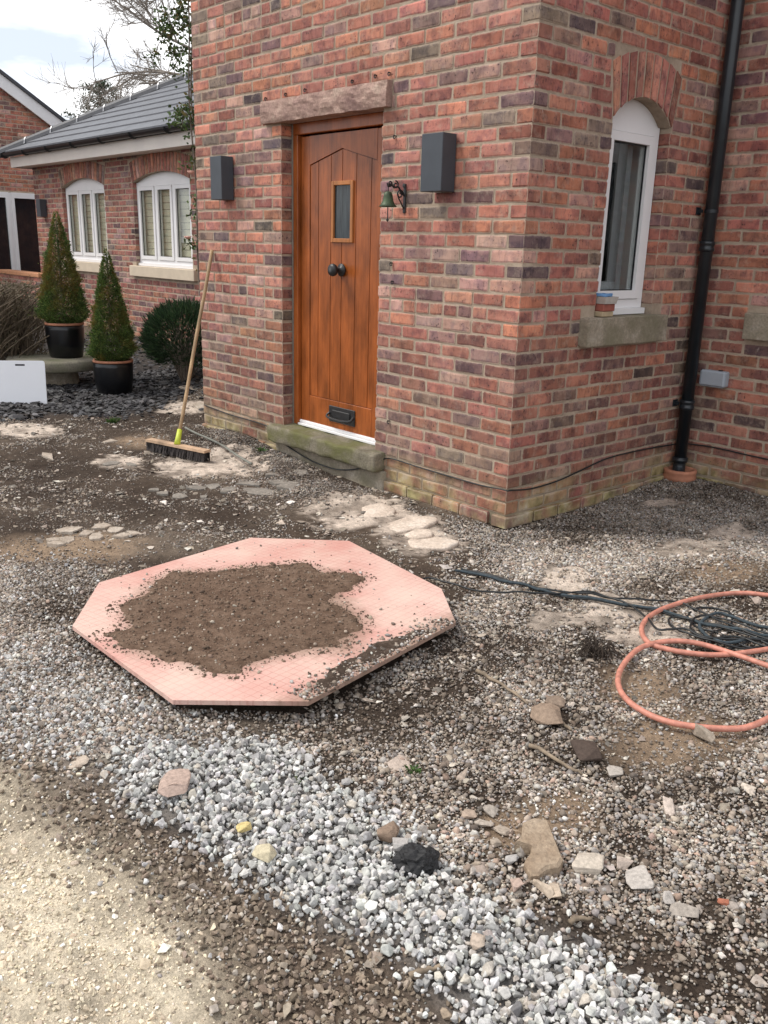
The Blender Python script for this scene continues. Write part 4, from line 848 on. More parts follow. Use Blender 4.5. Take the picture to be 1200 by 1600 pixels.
for sc_, hw in wins:
    MB().prism([(sc_ + a, b) for a, b in arc_pts(hw, 2.245, 2.365, 12)] + [(sc_ + hw + .03, 2.40), (sc_ - hw - .03, 2.40)], -.005, -.235, lambda a, b, d: tuple(aw.at(a, b, d))).build('arch_mortar', M['mortar'], wing)
    arch(aw, sc_, hw + .004, 2.245, 2.365, hw + .09, 2.50, 2.60, 19, wing)
    wd, f2 = window(wing, aw, sc_, hw * 2 - .006, 1.19, 2.245, 2.362, 3, -.06)
    for i in range(12):
        zb = 1.22 + i * .085
        MB().prism([(-hw + .05, zb), (hw - .05, zb), (hw - .05, zb + .080), (-hw + .05, zb + .080)], -.136, -.14, f2).build('reflection_slat', M['reflection_blind'], wd)  # added cream slats, stand in for reflections in the wing panes
    p = [aw.at(sc_ + q * (hw + .12), 0, 0) for q in (-1, 1)]
    xs = sorted(v.x for v in p); MB().box(xs[0], xs[1], AY - .055, AY + .1, 1.01, 1.152, .006).build('window_sill', M['sill2'], wing)
emit_bricks([aw], wing)
m = MB(); m.box(-12.47, -12.25, AY + .005, 8.3, -.3, 2.62); m.box(-12.47, -FL, 8.3, 8.5, -.3, 2.62); m.build('end_wall', M['brickwork'], wing, cols=np.tile((.3, .14, .1), (16, 1)))
EX, EY, EZ = -12.95, 1.95, 2.82
MB().box(EX + .22, -FL - .003, 2.0, 2.03, 2.585, 2.745).build('fascia', M['fascia'], wing)
MB().box(EX + .22, EX + .25, 2.031, 8.4, 2.585, 2.745).build('fascia', M['fascia'], wing)
MB().box(EX + .252, -FL - .003, 2.031, AY - .001, 2.590, 2.602).build('soffit', M['fascia'], wing)
PIT_ = .53; NC = 12; G = 3.2 / NC
for i in range(NC):
    ya, yb = EY + G * i, EY + G * (i + 1) + .03; za, zb = EZ + PIT_ * G * i, EZ + PIT_ * (G * (i + 1) + .03)
    xa, xb = EX + G * i, EX + G * (i + 1) + .03; t = .022
    MB().add([(xa, ya, za - .0), (-FL - .01, ya, za), (-FL - .01, ya, za + t), (xa, ya, za + t), (xb, yb, zb - .012), (-FL - .01, yb, zb - .012), (-FL - .01, yb, zb + .002), (xb, yb, zb + .002)],
             [(0, 1, 2, 3), (4, 7, 6, 5), (0, 4, 5, 1), (3, 2, 6, 7), (0, 3, 7, 4), (1, 5, 6, 2)]).build('tile_course', M['tile'], wing)
m = MB(); m.add([(EX, EY, EZ), (EX, 8.35, EZ), (EX + 3.2, 5.15, EZ + 1.696), (-FL, 5.15, EZ + 1.696), (-FL, 8.35, EZ)], [(0, 2, 1), (1, 2, 3, 4)]); m.build('back_roof', M['tile'], wing)
nh = 10; hv = Vector((1, 1, PIT_)); seg = 3.2 / nh
for i in range(nh):
    a = Vector((EX, EY, EZ + .02)) + hv * (seg * i); b = Vector((EX, EY, EZ + .02)) + hv * (seg * (i + .97)); sd = Vector((1, -1, 0)).normalized()
    prof = [(-.11, -.045), (-.09, .015), (-.05, .055), (0, .07), (.05, .055), (.09, .015), (.11, -.045)]
    vs = [tuple(p + sd * s_ + Vector((0, 0, q))) for p in (a, b) for s_, q in prof]; k = len(prof)
    MB().add(vs, [tuple(range(k))[::-1], tuple(range(k, 2 * k))] + [(j, (j + 1) % k, k + (j + 1) % k, k + j) for j in range(k)]).build('hip_tile', M['ridge'], wing)
    if i:
        c0 = a - hv * .012; c1 = a + hv * .004; vs = [tuple(p + sd * s_ * 1.08 + Vector((0, 0, q * 1.08 + .004))) for p in (c0, c1) for s_, q in prof]
        MB().add(vs, [tuple(range(k))[::-1], tuple(range(k, 2 * k))] + [(j, (j + 1) % k, k + (j + 1) % k, k + j) for j in range(k)]).build('hip_clip', M['clip'], wing)
def gutter(x0, x1, y, z, r=.058):
    vs, fs = [], []; n = 9
    for x in (x0, x1):
        for rr_ in (r, r - .006):
            for k in range(n + 1): w = math.pi * k / n; vs.append((x, y - rr_ * math.cos(w), z - rr_ * math.sin(w)))
    k = n + 1
    for j in range(n): fs += [(j, j + 1, 2 * k + j + 1, 2 * k + j), (k + j, 3 * k + j, 3 * k + j + 1, k + j + 1), (j, k + j, k + j + 1, j + 1), (2 * k + j, 2 * k + j + 1, 3 * k + j + 1, 3 * k + j)]
    fs += [(0, 2 * k, 3 * k, k), (k - 1, 2 * k - 1, 4 * k - 1, 3 * k - 1)]
    g = MB().add(vs, fs).build('gutter', M['black'], wing, False)
    for i in range(11):
        x = x0 + .25 + i * (x1 - x0 - .5) / 10
        MB().tube([(x, y + r + .012, z + .01)] + [(x, y - (r + .006) * math.cos(w), z - (r + .006) * math.sin(w)) for w in [math.pi - math.pi * q / 8 for q in range(9)]], .014, 6).build('gutter_bracket', M['black'], g)
    return g
gutter(EX - .08, -FL - .02, 1.938, 2.80)
# low planter wall with an orange coping in front of the wing's far corner
lw = thing('planter_wall', (-12.9, 2.1, 0), 'low brick planter wall with an orange coping by the far corner of the wing', 'wall')
lwa = Wall((-11.9, 2.02, 0), (-1, 0, 0), (0, -1, 0))
for k in range(12): lwa.course(k, .86 - CH * (k + 1), 2.0, CL if k % 2 else CL / 2, [], low=False)
mortar_wall(lwa, 1.996, -.2, .86, [], lw, thick=.215, name='wall')
emit_bricks([lwa], lw)
for i in range(5): MB().box(-13.93 + i * .41, -13.93 + i * .41 + .402, 1.985, 2.244, .862, .925, .006).build('coping_stone', M['coping'], lw)

# gable house beyond
gab = thing('gable_house', (-16.0, .8, 0), 'far brick house with a white bargeboarded gable and glazed doors', 'house')
gw = Wall((-15, -1.5, 0), (0, 1, 0), (1, 0, 0)); GLn = 6.0; GA, GAZ, GSL = .8, 5.44, .632
def gz_(y): return GAZ - GSL * abs(y - GA)
for k in range(0, 74):
    z0 = 5.55 - CH * (k + 1)
    if z0 < -.05: break
    mid = z0 + CH
    half = (GAZ - mid) / GSL
    lo, hi = GA - half + 1.5, GA + half + 1.5
    hl = []
    if lo > 0: hl.append((-1, lo, -1, 9, .0))
    if hi < GLn: hl.append((hi, GLn + 1, -1, 9, .0))
    if half < .1: continue
    gw.course(k, z0, GLn, CL if k % 2 else CL / 2, hl + [(2.6, 5.7, -.1, 2.30, 0.0)], low=False, tone=(1.0, .95, .9))
m = MB(); m.prism([(-1.5, -.2), (4.5, -.2), (4.5, gz_(4.5) - .05), (GA, GAZ - .05), (-1.5, gz_(-1.5) - .05)], -15.005, -15.25, lambda a, b, d: (d, a, b)); m.build('gable_wall', M['mortar'], gab)
emit_bricks([gw], gab)
for s_ in (1, -1):
    e = 4.7 if s_ > 0 else -3.1
    MB().prism([(GA, GAZ + .12), (e, gz_(e) + .12), (e, gz_(e) - .12), (GA, GAZ - .12)], -14.90, -14.94, lambda a, b, d: (d, a, b)).build('bargeboard', M['white'], gab)
    MB().prism([(GA, GAZ + .19), (e, gz_(e) + .19), (e, gz_(e) + .125), (GA, GAZ + .125)], -14.86, -19, lambda a, b, d: (d, a, b)).build('roof_slope', M['ridge'], gab)
m = MB()
for y0, y1, z0, z1 in ((1.15, 1.25, 0, 2.3), (2.645, 2.70, 0, 2.3), (2.75, 2.805, 0, 2.3), (4.1, 4.2, 0, 2.3), (1.25, 2.645, 2.2, 2.3), (2.805, 4.1, 2.2, 2.3), (1.25, 2.645, 0, .1), (2.805, 4.1, 0, .1)): m.box(-15.02, -14.95, y0, y1, z0, z1)
m.box(-15.02, -14.965, 2.7005, 2.7495, 0, 2.29)
gd = m.build('glazed_door', M['white'], gab)
for y0, y1 in ((1.25, 2.66), (2.80, 4.1)): MB().box(-14.995, -14.99, y0, y1, .1, 2.2).build('pane', simple('dark_pane', (.012, .013, .016), .04, spec=.8), gd)

# ------------------------------------------------------------------ fixtures on the house
def wall_lamp(x, z0, z1, w, d, y, label, group=None):
    t = thing('wall_lamp', (x, y, z0), label, 'lamp', group)
    m = MB(); bx0, bx1 = x - w / 2, x + w / 2; m.box(bx0, bx1, y - d, y - .004, z0, z1, .0025); m.build('housing', M['lamp'], t)
    MB().box(x - .03, x + .03, y - .0039, y + .012, z0 + .05, z1 - .05).build('mount', M['lamp'], t)
    MB().lathe([(0, 0), (.03, 0), (.03, -.004), (0, -.004)], (x, y - d / 2, z0 - .0004), 18).build('lens', M['lamp_glass'], t)
    return t
wall_lamp(-.586, 1.79, 2.082, .162, .108, -.004, 'dark grey box wall lamp above the hanging bell')
wall_lamp(-2.795, 1.79, 2.082, .150, .105, -.004, 'dark grey box wall lamp above the leaning broom')
wall_lamp(-12.05, 1.82, 2.09, .16, .11, AY - .004, 'dark box wall lamp at the far corner of the low brick wing')

# bell on a scrolled bracket
bx, by, bz = -.905, -.002, 1.80
bell = thing('door_bell', (bx, by, bz - .1), 'green verdigris bell hanging from a black scrolled iron bracket', 'bell')
m = MB(); m.box(bx - .010, bx + .010, by - .008, by + .004, bz - .115, bz + .045, .003); m.lathe([(0, 0), (.012, 0), (.012, -.004), (0, -.006)], (bx, by - .008, bz + .035), 10, 'y'); m.build('mounting_plate', M['iron'], bell)
arm = spline([(bx, by - .008, bz - .02), (bx, by - .03, bz - .005), (bx, by - .055, bz + .025), (bx, by - .085, bz + .02), (bx, by - .11, bz + .035), (bx, by - .135, bz + .025)], 6)
m = MB(); m.tube(arm, .0055, 8)
def scroll(cx, cz, r, a0, turns, sgn): return [(bx, cx + sgn * (r * (1 - .75 * t / 20)) * math.cos(a0 + turns * 6.283 * t / 20), cz + (r * (1 - .75 * t / 20)) * math.sin(a0 + turns * 6.283 * t / 20)) for t in range(21)]
m.tube(scroll(by - .04, bz - .015, .026, 0, 1.3, 1), .0045, 6); m.tube(scroll(by - .075, bz + .035, .022, 1.5, 1.2, -1), .0042, 6); m.tube(scroll(by - .118, bz + .04, .02, 3.0, 1.2, 1), .0042, 6)
m.tube([(bx, by - .008, bz - .09), (bx, by - .03, bz - .06), (bx, by - .05, bz - .035), (bx, by - .06, bz - .0)], .004, 6); m.build('bracket', M['iron'], bell, True)
cy_ = by - .13
m = MB(); m.tube([(bx, cy_, bz + .028), (bx, cy_, bz - .005)], .003, 6); m.build('hanger', M['iron'], bell)
MB().lathe([(.0, 0), (.012, 0), (.022, -.008), (.027, -.025), (.031, -.05), (.040, -.068), (.052, -.080), (.050, -.082), (.036, -.066), (.026, -.04), (.018, -.012), (0, -.01)], (bx, cy_, bz - .004), 24).build('bell_cup', M['bell'], bell, True)
m = MB(); m.tube([(bx, cy_, bz - .03), (bx, cy_, bz - .15)], .003, 6); m.lathe([(0, 0), (.007, -.004), (.008, -.012), (.004, -.02), (0, -.022)], (bx, cy_, bz - .145), 10); m.build('clapper', M['iron'], bell)

# nails and hooks left in the brickwork
for i, (x, z) in enumerate([(-2.30, 2.425), (-2.07, 2.43), (-1.86, 2.435), (-1.39, 2.435), (-1.18, 2.44), (-1.06, 2.44), (-1.00, 2.105), (-1.0, 1.405), (-.985, 1.30), (-.985, .455)]):
    t = thing('wall_hook', (x, -.002, z), 'small black cable hook left along the top of the stone lintel' if i < 6 else 'small black cable hook in the brickwork between the door and the bell', 'hook', 'black hooks along the lintel' if i < 6 else 'black hooks beside the door')
    MB().tube([(x, .01, z), (x, -.012, z)], .004, 6).build('nail', M['iron'], t)
    MB().tube([(x + .009 * math.cos(a), -.012, z - .006 + .009 * math.sin(a)) for a in [math.pi * (.5 + 1.4 * q / 10) for q in range(11)]], .0035, 6).build('loop', M['iron'], t)

# rain pipe in the inner corner
px, py = .062, SL_ - .106
dp = thing('rain_pipe', (px, py, .05), 'black rain water pipe running down the inner corner of the brick house', 'pipe')
MB().tube([(px, py, .16), (px, py, 4.9)], .039, 20).build('pipe', M['pipe'], dp, True)
for z in (.52, 1.52, 3.2):
    m = MB(); m.lathe([(.0395, 0), (.048, .004), (.048, .022), (.044, .026), (.044, .04), (.048, .045), (.048, .06), (.0395, .064)], (px, py, z), 20); m.build('collar', M['pipe'], dp, True)
    zz_ = z + (.23 if z > 1 and z < 2 else .03)
    m = MB(); m.lathe([(.0395, 0), (.043, 0), (.043, .02), (.0395, .02)], (px, py, zz_), 20); m.box(-.002, px - .035, py - .055, py - .035, zz_, zz_ + .02); m.box(-.004, .004, py - .075, py - .02, zz_ - .012, zz_ + .032); m.build('pipe_clip', M['pipe'], dp)
m = MB(); m.tube(spline([(px, py, .20), (px, py, .13), (px + .012, py - .025, .095), (px + .03, py - .05, .075)], 5), .041, 16); m.lathe([(.041, 0), (.05, .0), (.05, .03), (.041, .03)], (px, py, .165), 20); m.build('shoe', M['pipe'], dp, True)
gl_ = thing('drain_gully', (.085, py - .02, hz(.085, py)), 'round terracotta gully ring under the black rain pipe', 'gully')
g0 = hz(.085, py) - .02
MB().lathe([(.075, .0), (.105, .0), (.108, .035), (.102, .05), (.108, .06), (.106, .078), (.092, .082), (.084, .07), (.08, .02)], (.085, py - .02, g0), 28).build('ring', M['terracotta'], gl_, True)
MB().lathe([(0, 0), (.083, 0), (.083, .012), (0, .014)], (.085, py - .02, g0 + .035), 24).build('grate', M['black'], gl_)

# grey socket box on the return wall
eb = thing('socket_box', (.19, SL_, .68), 'pale grey weatherproof socket box on the shaded return wall', 'socket box')
MB().box(.105, .275, SL_ - .045, SL_ + .002, .685, .785, .008).build('back_box', M['box'], eb)
MB().box(.102, .278, SL_ - .066, SL_ - .0455, .683, .788, .012).build('cover', M['box'], eb)
MB().box(.215, .235, SL_ - .04, SL_ - .02, .7855, .793).build('latch', M['black'], eb)

# thin black cable clipped along the walls
def wall_cable(pts, label):
    o = MB().tube(spline(pts, 6), .0045, 6).build('wall_cable', M['cable'], None, True); return setprops(o, label, 'cable')
yy_ = -.009
wall_cable([(-3.24, yy_, .225), (-2.84, yy_, .206), (-2.45, yy_, .205), (-2.25, -.02, .19), (-2.1, -.03, .12), (-1.9, -.045, .085), (-1.68, -.045, .054), (-1.4, -.05, .062), (-1.139, -.035, .135), (-1.02, yy_, .205), (-.93, yy_, .222), (-.72, yy_, .218), (-.447, yy_, .215), (-.19, yy_, .215), (-.03, -.011, .226), (.010, -.008, .226), (.011, .03, .223), (.010, .2, .205), (.010, .43, .213), (.01, .64, .242), (.01, .927, .283), (.01, 1.276, .288), (.01, 1.62, .278), (.02, 1.76, .275), (.10, SL_ - .009, .277), (.26, SL_ - .009, .283), (.61, SL_ - .009, .274), (1.4, SL_ - .009, .27)], 'thin black cable sagging under the doorstep and clipped low along the brick walls')

# brick samples and blue wrap on the window sill
sp = thing('sample_stack', (.0, .72, 1.145), 'small stack of brick samples topped by a clear tub with blue wrap on the sill', 'samples')
sx, sy0, sy1, sz = -.045, .682, .80, 1.1455
MB().box(sx, sx + .085, sy0, sy1 - .012, sz, sz + .030, .004).build('tan_slip', M['tan'], sp)
MB().box(sx, sx + .088, sy0, sy1 - .006, sz + .031, sz + .072, .004).build('red_slip', M['redb'], sp)
MB().prism([(sy0, sz + .073), (sy1 - .008, sz + .073), (sy1 + .012, sz + .112), (sy0, sz + .112)], sx, sx + .095, lambda a, b, d: (d, a, b)).build('clear_tub', M['clear'], sp)
rough_box('blue_wrap', sx + .01, sx + .085, sy0 + .002, sy1 - .03, sz + .113, sz + .128, .012, .006, 40, M['blue'], sp, .003, 2.0)

# ------------------------------------------------------------------ the pink octagonal sheet with its heap of dirt
oc = thing('octagon_sheet', (OCX, OCY, .05), 'pink patterned octagonal sheet lying on the gravel', 'sheet')
TH = .016
def ozp(x, y): return .052 + .035 * (x - .1)
m = MB(); n = 8; m.add([(x, y, ozp(x, y)) for x, y, z in OCT] + [(x, y, ozp(x, y) - TH) for x, y, z in OCT], [tuple(range(8)), tuple(range(15, 7, -1))] + [(i, 8 + i, 8 + (i + 1) % 8, (i + 1) % 8) for i in range(8)])
SHEET = m
SXX, SYY = np.meshgrid(np.arange(-.75, 1.1, .015), np.arange(-2.55, -.8, .015), indexing='ij')
dmask = blur(inpoly([(p[0], p[1]) for p in DIRT], SXX + (fbm(SXX, SYY, 8, 5) - .5) * .15, SYY + (fbm(SXX, SYY, 8, 6) - .5) * .15), 5) * 1.1
e_ = np.array(OCT[2][:2]), np.array(OCT[3][:2]); ed_ = (e_[1] - e_[0]) / np.linalg.norm(e_[1] - e_[0]); de = np.abs((SXX - e_[0][0]) * ed_[1] - (SYY - e_[0][1]) * ed_[0])
dmask = np.clip(np.maximum(dmask, .75 * np.clip(1 - de / .16, 0, 1)), 0, 1)
def dust(x, y): return float(dmask[int(np.clip((x + .75) / .015, 0, dmask.shape[0] - 1)), int(np.clip((y + 2.55) / .015, 0, dmask.shape[1] - 1))])
bm = bmesh.new(); vv = [bm.verts.new(p) for p in m.v]
for f in m.f: bm.faces.new([vv[i] for i in f])
for ax_, lo, hi in ((0, -.7, 1.05), (1, -2.5, -.85)):
    c_ = lo
    while c_ < hi:
        co = Vector((0, 0, 0)); co[ax_] = c_; nn = Vector((0, 0, 0)); nn[ax_] = 1; bmesh.ops.bisect_plane(bm, geom=bm.verts[:] + bm.edges[:] + bm.faces[:], plane_co=co, plane_no=nn); c_ += .03
dcol = np.array([[dust(v.co.x, v.co.y)] * 3 for v in bm.verts]); MB().bm(bm).build('sheet', M['sheet'], oc, False, dcol)
m = MB(); m.box(-.35, .75, -2.2, -2.1, -.03, .0); m.box(.2, .3, -2.2, -1.2, -.03, .005); m.build('bearer', M['stick'], oc)
# heap: thin mound inside a ragged outline
def heap(name, poly, top, label, seed, mat, res=.009, wp=.22):
    P = [(p[0], p[1]) for p in poly]; xs = [p[0] for p in P]; ys = [p[1] for p in P]
    ax_ = np.arange(min(xs) - .1, max(xs) + .1, res); ay_ = np.arange(min(ys) - .1, max(ys) + .1, res); X, Y = np.meshgrid(ax_, ay_, indexing='ij')
    w1 = (fbm(X, Y, 13, seed, 5) - .5) * wp; w2 = (fbm(X, Y, 13, seed + 9, 5) - .5) * wp
    a = inpoly(P, X + w1, Y + w2); b = a.copy()
    b = blur(b, 3)
    Z = ozp(X, Y) - .006 + np.clip((b - .38) * 2.2, -.3, 1) * top * (.55 + .9 * fbm(X, Y, 7, seed + 20, 5)) + (fbm(X, Y, 38, seed + 30, 4) - .5) * .014
    keep = b > .30; ids = -np.ones(X.shape, int); sel = np.zeros(X.shape, bool)
    q = keep[:-1, :-1] & keep[1:, :-1] & keep[1:, 1:] & keep[:-1, 1:]
    sel[:-1, :-1] |= q; sel[1:, :-1] |= q; sel[1:, 1:] |= q; sel[:-1, 1:] |= q
    ids[sel] = np.arange(sel.sum()); v = np.stack([X[sel], Y[sel], Z[sel]], -1); ii, jj = np.nonzero(q)
    f = np.stack([ids[ii, jj], ids[ii + 1, jj], ids[ii + 1, jj + 1], ids[ii, jj + 1]], -1)
    o = mesh_obj(name, v, f.tolist(), mat, None, True); setprops(o, label, 'dirt', kind='stuff'); return X, Y, Z, b
X_, Y_, Z_, B_ = heap('dirt_heap', DIRT, .015, 'ragged heap of brown dirt spread on the middle of the pink sheet', 71, M['dirt'])
ii, jj = np.nonzero(blur(B_, 4) > .12); k = rng.integers(0, len(ii), 5200); x = X_[ii[k], jj[k]] + rng.uniform(-.006, .006, 5200); y = Y_[ii[k], jj[k]] + rng.uniform(-.006, .006, 5200)
s = np.clip(rng.lognormal(math.log(.0055), .5, 5200), .002, .022)
pp = [(.15, .10, .07), (.20, .145, .105), (.10, .07, .05), (.34, .28, .22), (.46, .40, .33)]
pts = [np.stack([x, y, np.maximum(Z_[ii[k], jj[k]], ozp(x, y)) + s * .1], -1)]; ss = [s]; cc_ = [pick(pp, [6, 5, 4, .8, .35], 5200)]
# gravel spilled along the right edge of the sheet
e0, e1 = np.array(OCT[2][:2]), np.array(OCT[3][:2]); t_ = rng.random(900); inn = np.abs(rng.normal(0, .06, 900)); nrm = np.array([-(e1 - e0)[1], (e1 - e0)[0]]); nrm /= np.linalg.norm(nrm)
q = e0 + t_[:, None] * (e1 - e0) + nrm * inn[:, None]; s = np.clip(rng.lognormal(math.log(.0075), .4, 900), .003, .02)
pts.append(np.stack([q[:, 0], q[:, 1], ozp(q[:, 0], q[:, 1]) + s * .25], -1)); ss.append(s); cc_.append(pick(peb + [(.12, .09, .07)] * 2, pw + [4, 4], 900) * .8)
q = np.stack([rng.uniform(-.6, .95, 260), rng.uniform(-2.4, -.95, 260)], -1); ok = inpoly([(p[0], p[1]) for p in OCT], q[:, 0], q[:, 1]) > 0; q = q[ok]; s = np.clip(rng.lognormal(math.log(.006), .5, len(q)), .003, .02)
pts.append(np.stack([q[:, 0], q[:, 1], ozp(q[:, 0], q[:, 1]) + s * .25], -1)); ss.append(s); cc_.append(pick(peb, pw, len(q)) * .75)
scatter('sheet_grit', np.concatenate(pts), np.concatenate(ss), np.concatenate(cc_), vcol['pea'], 10, 'grit and pebbles spilled over the pink octagonal sheet', 'gravel', .5)
M['dirt_dark'] = rock_mat('dark_dirt', (.04, .028, .02), (.075, .053, .04), (.14, .105, .08), 20, 1.0)
edge = [(e0[0] - .03, e0[1] + .06), (e0[0] - .022, e0[1] + .05), (e1[0] - .02, e1[1] - .03), (e1[0] - .05, e1[1]), (e0[0] - .12 + .5 * (e1 - e0)[0], e0[1] + .5 * (e1 - e0)[1]), (e0[0] - .11, e0[1] + .10)]
heap('dirt_heap', edge, .012, 'strip of dark dirt along the edge of the pink sheet facing the hose', 91, M['dirt_dark'], wp=.07)
# dark fixing slots
for i, (u, v) in enumerate([(.06, .5), (.93, .25), (.10, .95), (.55, 1.0)]): pass

# ------------------------------------------------------------------ hose, cables, sticks
def ground_line(pts, r, lift=0.0, n=8):
    q = spline([(x, y, 0) for x, y in pts], n); return [(p.x, p.y, hz(p.x, p.y) + r + .008 + lift) for p in q]
def smooth_z(q, k=6):
    z = np.array([p[2] for p in q]); zz = np.array([z[max(0, i - k):i + k + 1].mean() for i in range(len(z))]); zz = np.maximum(zz, z - .012)
    return [(p[0], p[1], float(t)) for p, t in zip(q, zz)]
h1 = smooth_z(ground_line(HOSE1, .0105, .004), 8); h2 = smooth_z(ground_line(HOSE2, .0105, .012), 8)
setprops(MB().tube(h1, .0105, 12).build('hose', M['hose'], None, True), 'salmon pink hose loop lying under the tangled black cables', 'hose', 'loops of the salmon hose')
setprops(MB().tube(h2, .0105, 12).build('hose', M['hose'], None, True), 'salmon pink hose loop on the bare tan earth in front of the cables', 'hose', 'loops of the salmon hose')
cl = ['thin black cable in the bundle lying across the gravel', 'blue-grey rope in the bundle lying across the gravel', 'thin black cable in the bundle lying across the gravel', 'black cable whose end reaches the corner of the pink sheet', 'black cable tangled in loops beside the pink hose', 'blue-grey rope tangled in loops beside the pink hose', 'black cable tangled in loops beside the pink hose', 'black cable tangled in loops beside the pink hose']
for i, c in enumerate(CABLES):
    rope = i in (1, 5); r = .007 if rope else .0047
    o = MB().tube(ground_line(c, r, .004 * (i % 4)), r, 8).build('rope' if rope else 'cable', M['rope' if rope else 'cable'], None, True)
    setprops(o, cl[i], 'rope' if rope else 'cable', 'cables and ropes lying on the gravel')
sl_ = ['thin dry stick on the pea gravel near the pink sheet', 'mossy stick lying beside the dark clod', 'short broken stick beside the brown clod', 'short twig on the gravel below the slab fragments', 'grey sliver of wood on the limestone gravel']
for i, c in enumerate(STICKS):
    q = ground_line(c, .006, .002, 5); q = [(x, y, z + random.uniform(-.002, .004)) for x, y, z in q]
    m = MB(); m.tube(q, [.0075 * (1 - .5 * k / len(q)) for k in range(len(q))], 7)
    setprops(m.build('stick', M['stick'], None, True), sl_[i], 'stick')
rr2 = random.Random(4); m = MB(); cx, cy = ROOTS[0], ROOTS[1]
for i in range(70):
    a = rr2.uniform(0, 6.28); b = a + rr2.uniform(-1.2, 1.2); r0 = rr2.uniform(.0, .05); r1 = rr2.uniform(.05, .12); z = hz(cx, cy)
    m.tube(spline([(cx + r0 * math.cos(a), cy + r0 * math.sin(a), z + .01), (cx + .05 * math.cos(b), cy + .05 * math.sin(b), z + rr2.uniform(.02, .06)), (cx + r1 * math.cos(b), cy + r1 * math.sin(b), z + rr2.uniform(.0, .03))], 4), .0016, 4, False)
setprops(m.build('root_clump', M['compost'], None), 'small tangled clump of dark roots on the gravel', 'roots', kind=None)
gr_ = smooth_z(ground_line(ROD, .009, .02), 4); setprops(MB().tube(gr_, .009, 8).build('rod', M['rod'], None, True), 'thin grey rod lying on the gravel beside the broom', 'rod')

# ------------------------------------------------------------------ broom leaning on the wall
bh = Vector((BROOM[0][0], BROOM[0][1], 0)), Vector((BROOM[1][0], BROOM[1][1], 0)); bc = (bh[0] + bh[1]) / 2; bd = (bh[1] - bh[0]).normalized(); bn = Vector((bd.y, -bd.x, 0)); hl = .30
bzg = max(hz(bc.x, bc.y), hz(bh[0].x, bh[0].y), hz(bh[1].x, bh[1].y)) + .006
broom = thing('broom', (bc.x, bc.y, bzg), 'long-handled yard broom leaning against the brick wall', 'broom')
def bb(a, b, c): p = bc + bd * a + bn * b; return (p.x, p.y, bzg + c)
m = MB(); vs = []
for a in (-hl, hl):
    vs += [bb(a, -.032, .066), bb(a, .032, .066), bb(a, .03, .084), bb(a, -.03, .084)]
m.add(vs, [(0, 1, 2, 3), (4, 7, 6, 5), (0, 4, 5, 1), (1, 5, 6, 2), (2, 6, 7, 3), (3, 7, 4, 0)]); m.build('head', M['pine'], broom)
m = MB(); rr3 = random.Random(3)
for i in range(64):
    for j in range(5):
        a = -hl + .006 + (2 * hl - .012) * i / 63; b = -.026 + .052 * j / 4; da, db = rr3.uniform(-.012, .012), rr3.uniform(-.02, .02)
        for q in range(2):
            o1, o2 = rr3.uniform(-.004, .004), rr3.uniform(-.006, .006)
            m.add([bb(a - .006 + o1, b + o2, .0625), bb(a + .006 + o1, b - o2, .0625), bb(a + da + .007, b + db + j * .004 - .008, rr3.uniform(0, .006)), bb(a + da - .005, b + db + j * .004 - .008, rr3.uniform(0, .006))], [(0, 1, 2, 3)])
bro_ = m.build('bristles', M['bristle'], broom); bro_['kind'] = 'stuff'
p0 = Vector(bb(.0, -.0, .085)); p1 = Vector((-3.03, -.017, 1.435)); dr = (p1 - p0).normalized()
MB().tube([p0 - dr * .005, p0 + dr * .04, p0 + dr * .11], [.024, .021, .018], 14).build('socket', M['lime_sock'], broom, True)
k = 9; hp = [p0 + dr * (.05 + (p1 - p0).length * t / k - .05 * t / k) + Vector((math.sin(t * 1.1) * .003, 0, 0)) for t in range(k + 1)]
MB().tube(hp, .0135, 12).build('handle', M['pole'], broom, True)

# ------------------------------------------------------------------ stones one can pick out
def hull_stone(x, y, w, h, zt, colr, seed, name, label, cat, flat=.45, rot=None, group=None, mat='stone', sink=.25, npt=16):
    rr = random.Random(seed); bm = bmesh.new()
    for _ in range(npt):
        d = Vector((rr.gauss(0, 1), rr.gauss(0, 1), rr.gauss(0, 1))).normalized(); e = [math.copysign(abs(c) ** .7, c) for c in d]
        bm.verts.new((e[0] * .5 * rr.uniform(.8, 1.1), e[1] * .5 * rr.uniform(.8, 1.1), e[2] * .5))
    bmesh.ops.convex_hull(bm, input=bm.verts[:]); bmesh.ops.delete(bm, geom=[v for v in bm.verts if not v.link_faces], context='VERTS')
    bmesh.ops.bevel(bm, geom=bm.edges[:], offset=.03, segments=1, affect='EDGES')
    bmesh.ops.triangulate(bm, faces=bm.faces[:]); bmesh.ops.subdivide_edges(bm, edges=bm.edges[:], cuts=1)
    a = rot if rot is not None else rr.uniform(-.5, .5) + YAW * -1
    o = Vector((seed * 1.7, seed * 2.3, 1.0))
    cs = []
    zc = hz(x, y) + zt * (.5 - sink) + .006 + .020 * float(samp(m_lime, np.array([x]), np.array([y]))[0])
    for v in bm.verts:
        q = v.co * (1 + .07 * mnoise.noise(v.co * 6 + o)); q = Vector((q.x * w, q.y * h, q.z * zt)); tx = rr.random()
        v.co = Vector((x + q.x * math.cos(a) - q.y * math.sin(a), y + q.x * math.sin(a) + q.y * math.cos(a), zc + q.z))
    n = len(bm.verts); m = MB().bm(bm); ob = m.build(name, M[mat], None, False, np.tile(colr, (n, 1)) if mat == 'stone' else None)
    return setprops(ob, label, cat, group)
pk, tn, gy_, br = (.40, .30, .25), (.40, .31, .22), (.37, .35, .33), (.23, .165, .12)
